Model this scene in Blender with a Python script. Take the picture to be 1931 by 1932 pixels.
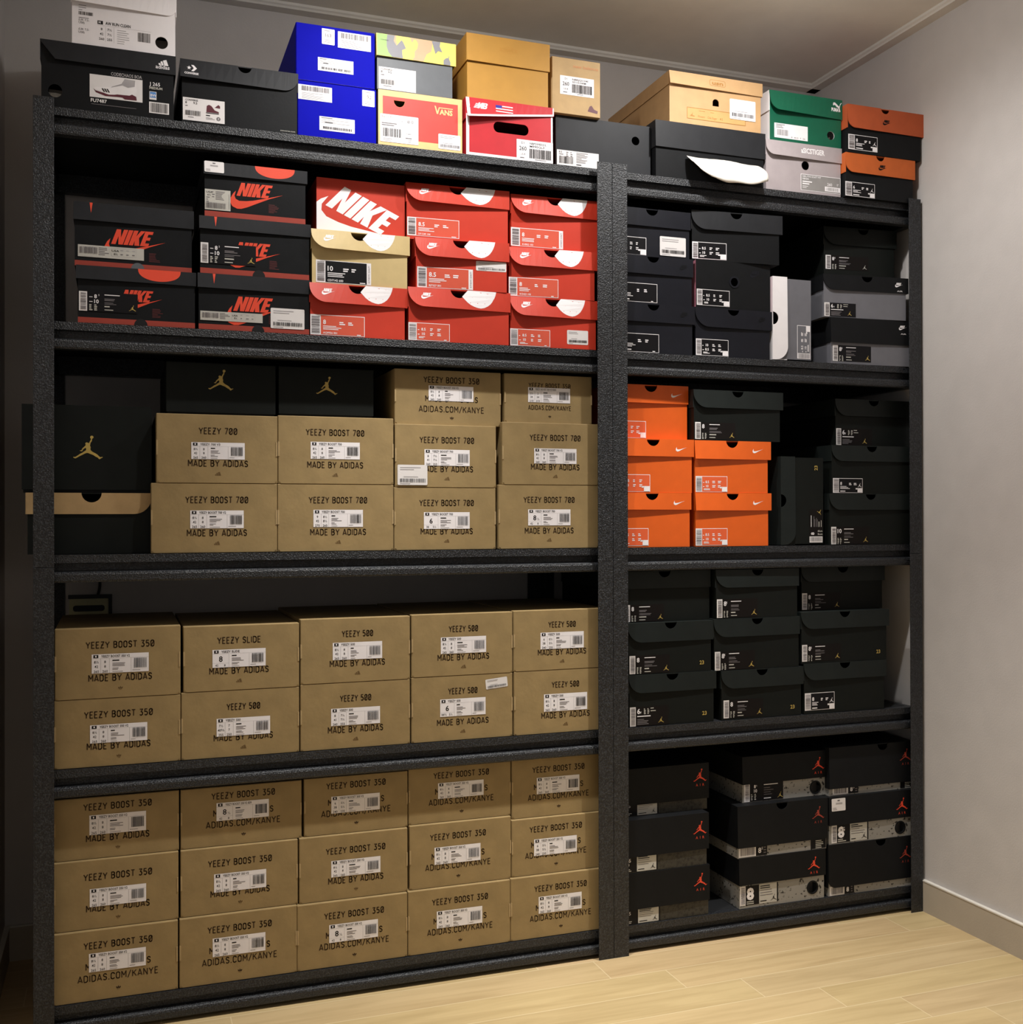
import bpy, bmesh, math, random
from mathutils import Vector, Matrix
from mathutils.geometry import tessellate_polygon

for o in list(bpy.data.objects):
    bpy.data.objects.remove(o, do_unlink=True)
SC = bpy.context.scene
COL = SC.collection
R = random.Random(7)

# ------------------------------------------------------------------ camera
cam_d = bpy.data.cameras.new('camera'); cam = bpy.data.objects.new('camera', cam_d); COL.objects.link(cam)
cam_d.sensor_fit = 'HORIZONTAL'; cam_d.sensor_width = 36.0; cam_d.lens = 38.532
cam_d.clip_start = 0.02
_r = Vector((0.941025590, -0.338328926, -0.002092178)); _u = Vector((0.000575083, -0.004584259, 0.999989327)); _f = Vector((0.338334906, 0.941016749, 0.004119338))
_m = Matrix((_r, _u, -_f)).transposed().to_4x4(); _m.translation = Vector((0.15055664, -2.24250673, 0.9933047))
cam.matrix_world = _m
SC.camera = cam

# ------------------------------------------------------------------ world, lamps, exposure
W = bpy.data.worlds.new('world'); SC.world = W; W.use_nodes = True
W.node_tree.nodes['Background'].inputs[0].default_value = (1.0, 0.97, 0.93, 1)
W.node_tree.nodes['Background'].inputs[1].default_value = 0.22
def spot(name, loc, to, watts, col, ang, blend, rad):
    l = bpy.data.lights.new(name, 'SPOT'); l.energy = watts; l.color = col
    l.spot_size = math.radians(ang); l.spot_blend = blend; l.shadow_soft_size = rad
    o = bpy.data.objects.new(name, l); COL.objects.link(o); o.location = loc
    o.rotation_euler = (Vector(to) - Vector(loc)).to_track_quat('-Z', 'Y').to_euler()
    return o
def bulb(name, loc, watts, col, rad):
    l = bpy.data.lights.new(name, 'POINT'); l.energy = watts; l.color = col; l.shadow_soft_size = rad
    o = bpy.data.objects.new(name, l); COL.objects.link(o); o.location = loc
for lx in (0.70, 1.43):          # two ceiling spots on short stems close to the racks: tight beam plus open spill
    spot('ceiling_and_fill_beam', (lx, -0.37, 2.15), (lx, -0.31, 0), 92, (1.0, 0.97, 0.92), 58, 1.0, 0.018)
    spot('ceiling_spot_spill', (lx, -0.37, 2.20), (lx, -0.31, 0), 22, (1.0, 0.98, 0.955), 165, 0.9, 0.018)
    bulb('ceiling_spot_glow', (lx, -0.37, 2.15), 2.6, (1.0, 0.98, 0.955), 0.018)
spot('ceiling_and_fill_beam', (1.70, -1.05, 2.15), (1.70, -1.05, 0), 40, (1.0, 0.97, 0.92), 76, 1.0, 0.03)  # unseen extra spot, added to brighten the right wall
SC.view_settings.view_transform = 'Standard'; SC.view_settings.look = 'None'
SC.view_settings.gamma = 1.0; SC.view_settings.use_curve_mapping = False
SC.view_settings.exposure = 0.16

# ------------------------------------------------------------------ materials
def lin(h):
    h = h.lstrip('#'); c = [int(h[i:i+2], 16) / 255 for i in (0, 2, 4)]
    return tuple(x / 12.92 if x <= .04045 else ((x + .055) / 1.055) ** 2.4 for x in c)
MATS = {}
def mat(name, hexc, rough=.6, var=.06, nscale=40, bump=0., bscale=300, spec=.4, kind=None, hex2=None):
    if name in MATS: return MATS[name]
    m = bpy.data.materials.new(name); m.use_nodes = True; nt = m.node_tree; N = nt.nodes; Lk = nt.links
    b = N['Principled BSDF']; b.inputs['Roughness'].default_value = rough
    b.inputs['Specular IOR Level'].default_value = spec
    tc = N.new('ShaderNodeTexCoord'); c = lin(hexc)
    ns = N.new('ShaderNodeTexNoise'); ns.inputs['Scale'].default_value = nscale; ns.inputs['Detail'].default_value = 5
    Lk.new(tc.outputs['Object'], ns.inputs['Vector'])
    rp = N.new('ShaderNodeValToRGB'); Lk.new(ns.outputs['Fac'], rp.inputs['Fac'])
    e = rp.color_ramp.elements
    e[0].position = .3; e[1].position = .7
    if kind == 'speck':
        e[0].color = (*lin(hex2), 1); e[1].color = (*c, 1); e[0].position = .36; e[1].position = .40
    elif kind == 'hammer':
        e[0].color = (*c, 1); e[1].color = (*lin(hex2), 1); e[0].position = .45; e[1].position = .72
    else:
        e[0].color = (*[max(0, x * (1 - var)) for x in c], 1); e[1].color = (*[min(1, x * (1 + var)) for x in c], 1)
    Lk.new(rp.outputs['Color'], b.inputs['Base Color'])
    if bump:
        n2 = N.new('ShaderNodeTexNoise'); n2.inputs['Scale'].default_value = bscale; n2.inputs['Detail'].default_value = 3
        Lk.new(tc.outputs['Object'], n2.inputs['Vector'])
        bp = N.new('ShaderNodeBump'); bp.inputs['Strength'].default_value = bump; bp.inputs['Distance'].default_value = .002
        Lk.new(n2.outputs['Fac'], bp.inputs['Height']); Lk.new(bp.outputs['Normal'], b.inputs['Normal'])
    MATS[name] = m
    return m
mat('rack_black', '#131417', .36, kind='hammer', hex2='#3c3f44', nscale=380, bump=1.0, bscale=380, spec=.5)
mat('panel_black', '#17181a', .6)
mat('kraft', '#957f57', .62, .10, 25, .12, 120, .3)
mat('kraft_edge', '#ab936a', .7, .08, 60)
mat('kraft_ink', '#40301f', .7, .15, 200, spec=.15)
mat('kraft_ink_soft', '#6a5436', .7, .15, 200, spec=.15)
mat('red', '#c23723', .48, .04, 30, spec=.4)
mat('red_label', '#cf563f', .5, .03, 30)
mat('orange', '#d95d18', .48, .04, 30)
mat('orange_label', '#dd5f35', .5, .03)
mat('rust', '#b0512b', .6, .06)
mat('rust2', '#bd5c26', .6, .06)
mat('tan', '#c9b27e', .55, .05)
mat('white', '#ece8ea', .5, .02)
mat('paper_white', '#dedad9', .6, .02)
mat('paper_grey', '#b9b6ae', .6, .03)
mat('ink', '#1b181a', .6, .1, spec=.2)
mat('ink_grey', '#6f6a6c', .6, .1, spec=.2)
mat('ink_light', '#a39fa0', .6, .1, spec=.2)
mat('black', '#131416', .55, .12, 30, .05, 200, .16)
mat('black2', '#17181f', .5, .1, 30, spec=.2)
mat('charcoal', '#232427', .5, .1, 30, spec=.22)
mat('greenblack', '#131614', .55, .1, 30, spec=.16)
mat('greenblack_lid', '#1a1f1e', .5, .1, 30, spec=.22)
mat('label_black', '#100f12', .5, .05, spec=.2)
mat('brownblack', '#151110', .55, .05, spec=.15)
mat('logo_red', '#e0492f', .5, .04)
mat('logo_red_dim', '#9a3a2c', .55, .04)
mat('text_dimred', '#5a2222', .6, .05)
mat('gold', '#b99f52', .4, .06, spec=.5)
mat('grey_box', '#6a6a70', .5, .05)
mat('blue', '#0305a0', .6, .03, spec=.06)
mat('blue_sticker', '#4f86c6', .5, .04)
mat('ochre', '#b08238', .55, .04)
mat('ochre_ink', '#b07d33', .6)
mat('brown_card', '#bd976a', .6, .05)
mat('brown_print', '#a5753a', .6, .05)
mat('brown_label', '#c2985f', .6, .05)
mat('kraft2', '#b39569', .65, .08, 30, .1, 120)
mat('vans_kraft', '#dcb87f', .6, .05)
mat('vans_red', '#e8463f', .5, .05)
mat('nb_red', '#b5232c', .5, .05)
mat('nb_text', '#c98a5c', .6)
mat('navy', '#2c2c8c', .5)
mat('green', '#0a5a41', .45, .04, spec=.45)
mat('asics_grey', '#a79d9f', .45, .04, spec=.45)
mat('asics_label', '#8c8987', .5)
mat('camo_yellow', '#e3cf66', .55, .03)
mat('camo_tan', '#b69a7a', .55, .03)
mat('camo_grey', '#7d7c82', .55, .03)
mat('camo_green', '#8fb765', .55, .03)
mat('jewel_grey', '#5d6064', .5, .06)
mat('maroon', '#57202c', .5)
mat('shoe_white', '#e6e2e2', .5)
mat('cement', '#8f8c86', .6, kind='speck', hex2='#24211f', nscale=130)
mat('elephant', '#39362f', .6, kind='hammer', hex2='#17150f', nscale=160)
mat('pink', '#c77f92', .6)
mat('tissue', '#e8e2d8', .8, .05, 60, .3, 80)
mat('card_inner', '#8d8378', .8)
mat('outlet', '#b8b48a', .5)
mat('plastic_black', '#0c0c0d', .5)

def plank_mat():
    m = bpy.data.materials.new('oak_planks'); m.use_nodes = True; nt = m.node_tree; N = nt.nodes; L = nt.links
    b = N['Principled BSDF']; b.inputs['Roughness'].default_value = .42
    tc = N.new('ShaderNodeTexCoord'); sp = N.new('ShaderNodeSeparateXYZ'); L.new(tc.outputs['Object'], sp.inputs[0])
    def M(op, a, c=None, d=None):
        n = N.new('ShaderNodeMath'); n.operation = op
        for i, v in enumerate((a, c, d)):
            if v is None: continue
            if isinstance(v, (int, float)): n.inputs[i].default_value = v
            else: L.new(v, n.inputs[i])
        return n.outputs[0]
    yy = M('DIVIDE', M('ADD', sp.outputs[1], .0), .0955)
    row = M('FLOOR', yy); fy = M('FRACT', yy)
    xx = M('DIVIDE', M('ADD', M('SUBTRACT', sp.outputs[0], 1.148), M('MULTIPLY', M('ADD', row, 1), .1305)), .787)
    cell = M('FLOOR', xx); fx = M('FRACT', xx)
    sy = M('LESS_THAN', M('MINIMUM', fy, M('SUBTRACT', 1, fy)), .012)
    sx = M('LESS_THAN', M('MINIMUM', fx, M('SUBTRACT', 1, fx)), .0014)
    seam = M('MAXIMUM', sy, sx)
    cid = N.new('ShaderNodeCombineXYZ'); L.new(cell, cid.inputs[0]); L.new(row, cid.inputs[1])
    wn = N.new('ShaderNodeTexWhiteNoise'); L.new(cid.outputs[0], wn.inputs['Vector'])
    mp = N.new('ShaderNodeMapping'); mp.inputs['Scale'].default_value = (2.2, 26, 1); L.new(tc.outputs['Object'], mp.inputs[0])
    va = N.new('ShaderNodeVectorMath'); va.operation = 'ADD'; L.new(mp.outputs[0], va.inputs[0])
    vm = N.new('ShaderNodeVectorMath'); vm.operation = 'SCALE'; vm.inputs['Scale'].default_value = 13; L.new(wn.outputs['Color'], vm.inputs[0]); L.new(vm.outputs[0], va.inputs[1])
    gn = N.new('ShaderNodeTexNoise'); gn.inputs['Scale'].default_value = 1.6; gn.inputs['Detail'].default_value = 6; gn.inputs['Distortion'].default_value = .6
    L.new(va.outputs[0], gn.inputs['Vector'])
    rp = N.new('ShaderNodeValToRGB'); L.new(gn.outputs['Fac'], rp.inputs['Fac'])
    e = rp.color_ramp.elements; e[0].position = .3; e[0].color = (*lin('#b39a70'), 1); e[1].position = .62; e[1].color = (*lin('#c4ab80'), 1)
    mx = N.new('ShaderNodeMixRGB'); mx.blend_type = 'MULTIPLY'; mx.inputs['Fac'].default_value = .05
    L.new(rp.outputs['Color'], mx.inputs[1]); L.new(wn.outputs['Color'], mx.inputs[2])
    m2 = N.new('ShaderNodeMixRGB'); L.new(M('MULTIPLY', seam, .6), m2.inputs['Fac']); L.new(mx.outputs[0], m2.inputs[1]); m2.inputs[2].default_value = (*lin('#d9c8a2'), 1)
    L.new(m2.outputs[0], b.inputs['Base Color'])
    return m
def wall_mat(name, hexc):
    return mat(name, hexc, .85, .03, 14, .12, 240, .2)

# ------------------------------------------------------------------ mesh helpers
class MB:
    """collects polygons with a material per polygon, builds ONE mesh object"""
    def __init__(s): s.v = []; s.f = []; s.m = []; s.names = []
    def mi(s, name):
        if name not in s.names: s.names.append(name)
        return s.names.index(name)
    def add(s, vs, fs, m):
        k = len(s.v); s.v += [tuple(p) for p in vs]; i = s.mi(m)
        for f in fs: s.f.append([k + q for q in f]); s.m.append(i)
    def box(s, x0, x1, y0, y1, z0, z1, m):
        vs = [(x, y, z) for z in (z0, z1) for y in (y0, y1) for x in (x0, x1)]
        s.add(vs, [(0, 2, 3, 1), (4, 5, 7, 6), (0, 1, 5, 4), (1, 3, 7, 5), (3, 2, 6, 7), (2, 0, 4, 6)], m)
    def build(s, name, parent=None, loc=None, bevel=0):
        me = bpy.data.meshes.new(name); me.from_pydata(s.v, [], s.f)
        for n in s.names: me.materials.append(MATS[n])
        me.polygons.foreach_set('material_index', s.m); me.update()
        o = bpy.data.objects.new(name, me); COL.objects.link(o)
        if parent: o.parent = parent
        if loc: o.location = loc
        if bevel:
            b = o.modifiers.new('edge', 'BEVEL'); b.width = bevel; b.segments = 2; b.limit_method = 'ANGLE'; b.angle_limit = math.radians(40)
        return o
def prism(mb, loops, fn, thick, m, m_side=None, back=True):
    """polygon with holes in (u,v), front mapped by fn, extruded away from the viewer"""
    vv = [[Vector((a, b, 0)) for a, b in l] for l in loops]
    flat = [p for l in loops for p in l]
    tris = tessellate_polygon(vv)
    fr = [fn(a, b) for a, b in flat]
    out = []
    for t in tris:
        a, b, c = (flat[i] for i in t)
        out.append(tuple(t) if (b[0]-a[0])*(c[1]-a[1]) - (b[1]-a[1])*(c[0]-a[0]) > 0 else (t[0], t[2], t[1]))
    mb.add(fr, out, m)
    if thick:
        bk = [(p[0], p[1] + thick, p[2]) for p in fr]
        if back: mb.add(bk, [t[::-1] for t in out], m_side or m)
        k = 0
        for l in loops:
            n = len(l)
            A = sum(l[i][0]*l[(i+1) % n][1] - l[(i+1) % n][0]*l[i][1] for i in range(n))
            vs = fr[k:k+n] + bk[k:k+n]
            outer = l is loops[0]
            fs = [((i+1) % n, i, n+i, n+(i+1) % n) for i in range(n)]
            if (A > 0) != outer: fs = [f[::-1] for f in fs]
            mb.add(vs, fs, m_side or m); k += n
def circ(uc, vc, r, n=28, ry=None):
    ry = ry or r
    return [(uc + r*math.cos(2*math.pi*i/n), vc + ry*math.sin(2*math.pi*i/n)) for i in range(n)]
def rrect(u0, v0, u1, v1, r, n=5):
    P = []
    for cx, cy, a in ((u1-r, v0+r, -90), (u1-r, v1-r, 0), (u0+r, v1-r, 90), (u0+r, v0+r, 180)):
        for i in range(n+1):
            t = math.radians(a + 90*i/n); P.append((cx + r*math.cos(t), cy + r*math.sin(t)))
    return P

# ------------------------------------------------------------------ lettering
_T = {}
def glyphs(txt, bold=0.0):
    k = (txt, bold)
    if k not in _T:
        c = bpy.data.curves.new('t', 'FONT'); c.body = txt; c.size = 1; c.resolution_u = 2; c.offset = bold
        o = bpy.data.objects.new('t', c); COL.objects.link(o)
        me = bpy.data.meshes.new_from_object(o.evaluated_get(bpy.context.evaluated_depsgraph_get()))
        v = [(p.co.x, p.co.y) for p in me.vertices]; f = [tuple(p.vertices) for p in me.polygons]
        bpy.data.objects.remove(o); bpy.data.curves.remove(c); bpy.data.meshes.remove(me)
        x0 = min(p[0] for p in v) if v else 0
        v = [((a - x0) / .7, b / .7) for a, b in v]
        _T[k] = (v, f, max((p[0] for p in v), default=0))
    return _T[k]
# technical stroke capitals with constant line width (height 1)
def _arc(cx, cy, rx, ry, a0, a1, n=6):
    return [(cx + rx*math.cos(math.radians(a0+(a1-a0)*i/n)), cy + ry*math.sin(math.radians(a0+(a1-a0)*i/n))) for i in range(n+1)]
_O = [(.5, .25)] + _arc(.28, .78, .22, .22, 0, 180) + _arc(.28, .22, .22, .22, 180, 360)
GL = {
 'Y': (.6, [[(.02, 1), (.3, .5), (.58, 1)], [(.3, .5), (.3, 0)]]),
 'E': (.5, [[(.46, 1), (.06, 1), (.06, 0), (.46, 0)], [(.06, .52), (.4, .52)]]),
 'Z': (.54, [[(.06, 1), (.48, 1), (.06, 0), (.5, 0)], [(.1, .5), (.44, .5)]]),
 'B': (.56, [[(.06, 0), (.06, 1), (.3, 1)] + _arc(.3, .77, .18, .23, 90, -90) + [(.06, .54)], [(.3, .54)] + _arc(.3, .27, .21, .27, 90, -90) + [(.06, 0)]]),
 'O': (.56, [_O]), '0': (.56, [_O, [(.12, .2), (.44, .8)]]),
 'S': (.54, [[(.48, .8)] + _arc(.27, .76, .2, .24, 20, 270) + _arc(.27, .26, .21, .26, 90, -160)]),
 'T': (.56, [[(.02, 1), (.54, 1)], [(.28, 1), (.28, 0)]]),
 '3': (.54, [[(.06, 1), (.46, 1), (.24, .6)] + _arc(.25, .3, .22, .3, 80, -150)]),
 '5': (.54, [[(.46, 1), (.1, 1), (.08, .58)] + _arc(.26, .31, .22, .31, 110, -150)]),
 '7': (.52, [[(.04, 1), (.48, 1), (.18, 0)]]),
 '8': (.54, [_arc(.27, .76, .18, .24, 0, 360, 12), _arc(.27, .27, .21, .27, 0, 360, 12)]),
 'M': (.68, [[(.06, 0), (.06, 1), (.34, .4), (.62, 1), (.62, 0)]]),
 'A': (.6, [[(.02, 0), (.3, 1), (.58, 0)], [(.12, .26), (.48, .26)]]),
 'D': (.58, [[(.06, 0), (.06, 1), (.26, 1)] + _arc(.26, .74, .26, .26, 90, 0) + _arc(.26, .26, .26, .26, 0, -90) + [(.06, 0)]]),
 'I': (.14, [[(.07, 0), (.07, 1)]]),
 'C': (.54, [[(.5, .76)] + _arc(.28, .77, .22, .23, 10, 180) + _arc(.28, .23, .22, .23, 180, 350)]),
 '.': (.16, [[(.08, -.04), (.08, .12)]]), '/': (.44, [[(.02, -.12), (.42, 1.08)]]),
 'K': (.58, [[(.06, 0), (.06, 1)], [(.54, 1), (.06, .42)], [(.22, .6), (.56, 0)]]),
 'N': (.6, [[(.06, 0), (.06, 1), (.54, 0), (.54, 1)]]), 'L': (.48, [[(.06, 1), (.06, 0), (.46, 0)]]),
 ' ': (.26, []),
}
def stroke_width(t): return sum(GL[c][0] + .16 for c in t) - .16

# emblem outlines, normalised to height 1, centred
def norm(pts, shear=0.):
    x0 = min(p[0] for p in pts)
    q = [(x, -(y - shear*(x - x0))) for x, y in pts]
    xs = [p[0] for p in q]; ys = [p[1] for p in q]; h = max(ys) - min(ys)
    return [((x - (max(xs)+min(xs))/2)/h, (y - (max(ys)+min(ys))/2)/h) for x, y in q]
LEAPER = norm([(1195, 335), (1255, 290), (1272, 245), (1250, 190), (1185, 160), (1120, 190), (1096, 245), (1110, 300), (1150, 335), (1115, 420), (1080, 480), (1050, 560), (1010, 572), (975, 545), (910, 530), (855, 575), (855, 615), (880, 660), (850, 720), (780, 790), (700, 870), (665, 960), (580, 972), (595, 1003), (670, 1020), (705, 1000), (740, 920), (800, 870), (870, 825), (900, 880), (890, 950), (850, 990), (780, 1030), (720, 1085), (600, 1150), (480, 1240), (350, 1328), (260, 1325), (240, 1350), (300, 1392), (360, 1408), (440, 1362), (560, 1285), (700, 1212), (830, 1138), (930, 1102), (1000, 1107), (1100, 1152), (1250, 1205), (1370, 1292), (1480, 1345), (1560, 1432), (1600, 1422), (1640, 1387), (1720, 1342), (1738, 1310), (1700, 1300), (1640, 1328), (1560, 1288), (1480, 1195), (1380, 1125), (1250, 1055), (1180, 1005), (1130, 955), (1112, 890), (1128, 800), (1092, 700), (1112, 600), (1125, 540), (1172, 480), (1197, 400)])
CAT = norm([(1455, 445), (1450, 428), (1470, 424), (1453, 410), (1475, 385), (1512, 392), (1555, 430), (1602, 473), (1622, 488), (1638, 468), (1652, 430), (1690, 403), (1694, 416), (1660, 452), (1641, 500), (1637, 540), (1657, 605), (1640, 620), (1624, 610), (1610, 545), (1592, 510), (1558, 500), (1525, 462), (1500, 442), (1475, 457)], .155)
TICK = [(3.43, .34), (2.3, .02), (1.2, -.27), (.7, -.35), (.2, -.37), (-.06, -.24), (-.14, -.02), (-.04, .37), (-.25, .14), (-.42, -.2), (-.45, -.55), (-.3, -.82), (.05, -.97), (.35, -.96), (.8, -.8), (1.6, -.42), (2.4, -.05)]
def _sh(p): return [(x + .36*y, y) for x, y in p]
WORD = [_sh(p) for p in ([(0, 0), (.27, 0), (.27, .55), (.45, 0), (.72, 0), (.72, 1), (.45, 1), (.45, .45), (.27, 1), (0, 1)], [(.77, 0), (1.04, 0), (1.04, 1), (.77, 1)],
        [(1.09, 0), (1.36, 0), (1.36, .32), (1.45, 0), (1.76, 0), (1.56, .52), (1.80, 1), (1.52, 1), (1.36, .62), (1.36, 1), (1.09, 1)],
        [(1.80, 0), (2.32, 0), (2.32, .2), (2.06, .2), (2.06, .4), (2.28, .4), (2.28, .6), (2.06, .6), (2.06, .8), (2.32, .8), (2.32, 1), (1.80, 1)])]
STAR = [((1 if i % 2 == 0 else .42)*math.sin(i*math.pi/5), (1 if i % 2 == 0 else .42)*math.cos(i*math.pi/5)) for i in range(10)]

class Print:
    """flat printing on a face: u to the right, v up, in metres; each layer a hair nearer"""
    def __init__(s, fn, base=1): s.mb = MB(); s.fn = fn; s.base = base
    def at(s, u, v, l):
        p = s.fn(u, v); return (p[0], p[1] - (s.base + l)*.00022, p[2])
    def poly(s, pts, m, l=0):
        if isinstance(pts[0][0], (list, tuple)): loops = pts
        else: loops = [pts]
        prism(s.mb, loops, lambda u, v: s.at(u, v, l), 0, m)
    def rect(s, u0, v0, u1, v1, m, l=0): s.mb.add([s.at(u0, v0, l), s.at(u1, v0, l), s.at(u1, v1, l), s.at(u0, v1, l)], [(0, 1, 2, 3)], m)
    def frame(s, u0, v0, u1, v1, t, m, l=0):
        s.rect(u0, v0, u1, v0+t, m, l); s.rect(u0, v1-t, u1, v1, m, l); s.rect(u0, v0+t, u0+t, v1-t, m, l); s.rect(u1-t, v0+t, u1, v1-t, m, l)
    def text(s, t, u, v, h, m, l=1, bold=.0, align='l', sx=1., rot=0, width=None):
        vs, fs, w = glyphs(t, bold)
        if width: sx = width/(w*h)
        off = {'l': 0, 'c': -w*h*sx/2, 'r': -w*h*sx}[align]
        P = []
        for a, b in vs:
            x, y = a*h*sx + off, b*h
            if rot == 90: x, y = -y, x
            P.append(s.at(u + x, v + y, l))
        s.mb.add(P, fs, m)
    def stroke(s, t, uc, v, h, width, m, l=0, sw=.15):
        w = stroke_width(t); sx = width/w; x = -w/2; q = sw*h/2
        for ch in t:
            gw, lines = GL[ch]
            for ln in lines:
                pts = [(uc + (x + a)*sx, v + (sw/2 + b*(1-sw))*h) for a, b in ln]
                for i in range(len(pts)-1):
                    (a, b), (c, d) = pts[i], pts[i+1]; L = math.hypot(c-a, d-b) or 1e-9
                    nx, ny = -(d-b)/L*q, (c-a)/L*q
                    s.mb.add([s.at(a-nx, b-ny, l), s.at(c-nx, d-ny, l), s.at(c+nx, d+ny, l), s.at(a+nx, b+ny, l)], [(0, 1, 2, 3)], m)
                    if i: s.mb.add([s.at(a+q*math.cos(k*math.pi/3), b+q*math.sin(k*math.pi/3), l) for k in range(6)], [tuple(range(6))], m)
            x += gw + .16
    def micro(s, u0, v1, w, n, pitch, t, m, l=1, seed=0):
        r = random.Random(seed)
        for i in range(n):
            ww = w*r.uniform(.45, 1); s.rect(u0, v1 - i*pitch - t, u0 + ww, v1 - i*pitch, m, l)
    def shape(s, pts, u, v, h, m, l=1, rot=0, sx=1):
        P = [(a*h*sx, b*h) for a, b in pts]
        if rot == 90: P = [(-b, a) for a, b in P]
        s.poly([(u+a, v+b) for a, b in P], m, l)
    def wordmark(s, u, v, h, m, l=1, tick=True, rot=0., sx=1.):
        c, d = math.cos(rot), math.sin(rot)
        def T(p): return [(u + (a*c - b*d)*h*sx, v + (a*d + b*c)*h) for a, b in p]
        if tick: s.poly(T(TICK), m, l)
        for p in WORD: s.poly(T(p), m, l)
    def bars(s, u0, v0, u1, v1, m, l=1, seed=0, vert=False, n=26):
        r = random.Random(seed); x = 0.
        while x < 1:
            w = r.choice((.012, .02, .03))*26/n; g = r.choice((.014, .02, .03))*26/n
            e = min(1, x+w)
            if vert: s.rect(u0, v0 + (v1-v0)*x, u1, v0 + (v1-v0)*e, m, l)
            else: s.rect(u0 + (u1-u0)*x, v0, u0 + (u1-u0)*e, v1, m, l)
            x = e + g
    def build(s, name, parent): return s.mb.build(name, parent) if s.mb.f else None

# ------------------------------------------------------------------ tagging
def tag(o, label, cat, group=None):
    o['label'] = label; o['category'] = cat
    if group: o['group'] = group
    return o
def struct(mb, name, bevel=0):
    o = mb.build(name, None, None, bevel); o['kind'] = 'structure'; return o

# ------------------------------------------------------------------ the room
wall_mat('wall_paint', '#c3bebb'); wall_mat('ceiling_paint', '#e6e2da'); wall_mat('trim_paint', '#dad6cf')
wall_mat('base_paint', '#b3a898'); mat('base_white', '#d9d4ca', .5)
plk = plank_mat(); MATS['oak_planks'] = plk
XR, YB, ZC, XL = 2.063, .457, 2.236, -.0885
m = MB(); m.box(-1.7, XR + .1, -3.6, YB + .1, -.06, 0, 'oak_planks'); struct(m, 'floor')
m = MB(); m.box(-1.7, XR + .1, -1.7, YB + .1, ZC, ZC + .08, 'ceiling_paint'); struct(m, 'ceiling')
m = MB(); m.box(XL - .1, XR + .1, YB, YB + .1, 0, ZC, 'wall_paint'); struct(m, 'wall_back')
m = MB(); m.box(XR, XR + .1, -3.6, YB, 0, ZC, 'wall_paint'); struct(m, 'wall_right')
m = MB(); m.box(XL - .1, XL, -.6, YB, 0, ZC, 'wall_paint'); m.box(-1.7, XL - .1, -.6, -.5, 0, ZC, 'wall_paint'); struct(m, 'wall_left')
def moulding(name, a, b, nrm):
    """flat ceiling strip with a small stepped edge, from a to b along the wall, nrm points into the room"""
    mb = MB(); prof = [(0, 0), (.036, 0), (.036, -.006), (.032, -.009), (.030, -.013), (0, -.013)]
    n = len(prof)
    vs = [(p[0] + nrm[0]*q, p[1] + nrm[1]*q, ZC + h) for p in (a, b) for q, h in prof]
    fs = [tuple(range(n)), tuple(range(2*n-1, n-1, -1))] + [(i, n+i, n+(i+1) % n, (i+1) % n) for i in range(n)]
    mb.add(vs, fs, 'trim_paint')
    o = struct(mb, name)
    bm = bmesh.new(); bm.from_mesh(o.data); bmesh.ops.recalc_face_normals(bm, faces=bm.faces); bm.to_mesh(o.data); bm.free()
moulding('trim_1', (XL, YB), (XR, YB), (0, -1)); moulding('trim_2', (XR, -1.7), (XR, YB), (-1, 0)); moulding('trim_3', (XL, -.6), (XL, YB), (1, 0))
def baseboard(name, x0, x1, y0, y1, lip):
    mb = MB(); mb.box(x0, x1, y0, y1, 0, .0755, 'base_paint'); mb.box(x0 - lip[0], x1 + lip[1], y0 - lip[2], y1 + lip[3], .0755, .0785, 'base_white'); struct(mb, name)
baseboard('baseboard_right', XR - .010, XR, -3.6, YB, (.001, 0, 0, 0))
baseboard('baseboard_back', XL, XR - .011, YB - .010, YB, (0, 0, .001, 0))
baseboard('baseboard_left', XL, XL + .010, -.6, YB - .011, (0, .001, 0, 0))

# ------------------------------------------------------------------ the two racks
LA = [.0605, .5107, .9215, 1.3682, 1.778]
ZT, ZJ, DEP, PW = 1.7895, .8984, .450, .0375
def beam_profile(mb, x0, x1, y_front, sgn, z, m='rack_black', axis='x'):
    """stepped boltless beam: upper lip, deep groove, rounded lower rail"""
    P = [(.034, 0), (.018, 0), (.0175, -.0155), (.029, -.0165), (.029, -.0305), (.0165, -.0330), (.0132, -.0350), (.0120, -.0385), (.0120, -.0490), (.0135, -.0525), (.034, -.0525)]
    if z < .1: P = [(a, max(b, -.0515)) for a, b in P]
    n = len(P); vs = []
    for e in (x0, x1):
        for d, h in P:
            c = y_front + sgn*d
            vs.append((e, c, z + h) if axis == 'x' else (c, e, z + h))
    fs = [(i, (i+1) % n, n+(i+1) % n, n+i) for i in range(n)] + [tuple(range(n-1, -1, -1)), tuple(range(n, 2*n))]
    mb.add(vs, fs, m)
def fix(o):
    bm = bmesh.new(); bm.from_mesh(o.data); bmesh.ops.recalc_face_normals(bm, faces=bm.faces); bm.to_mesh(o.data); bm.free()
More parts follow.
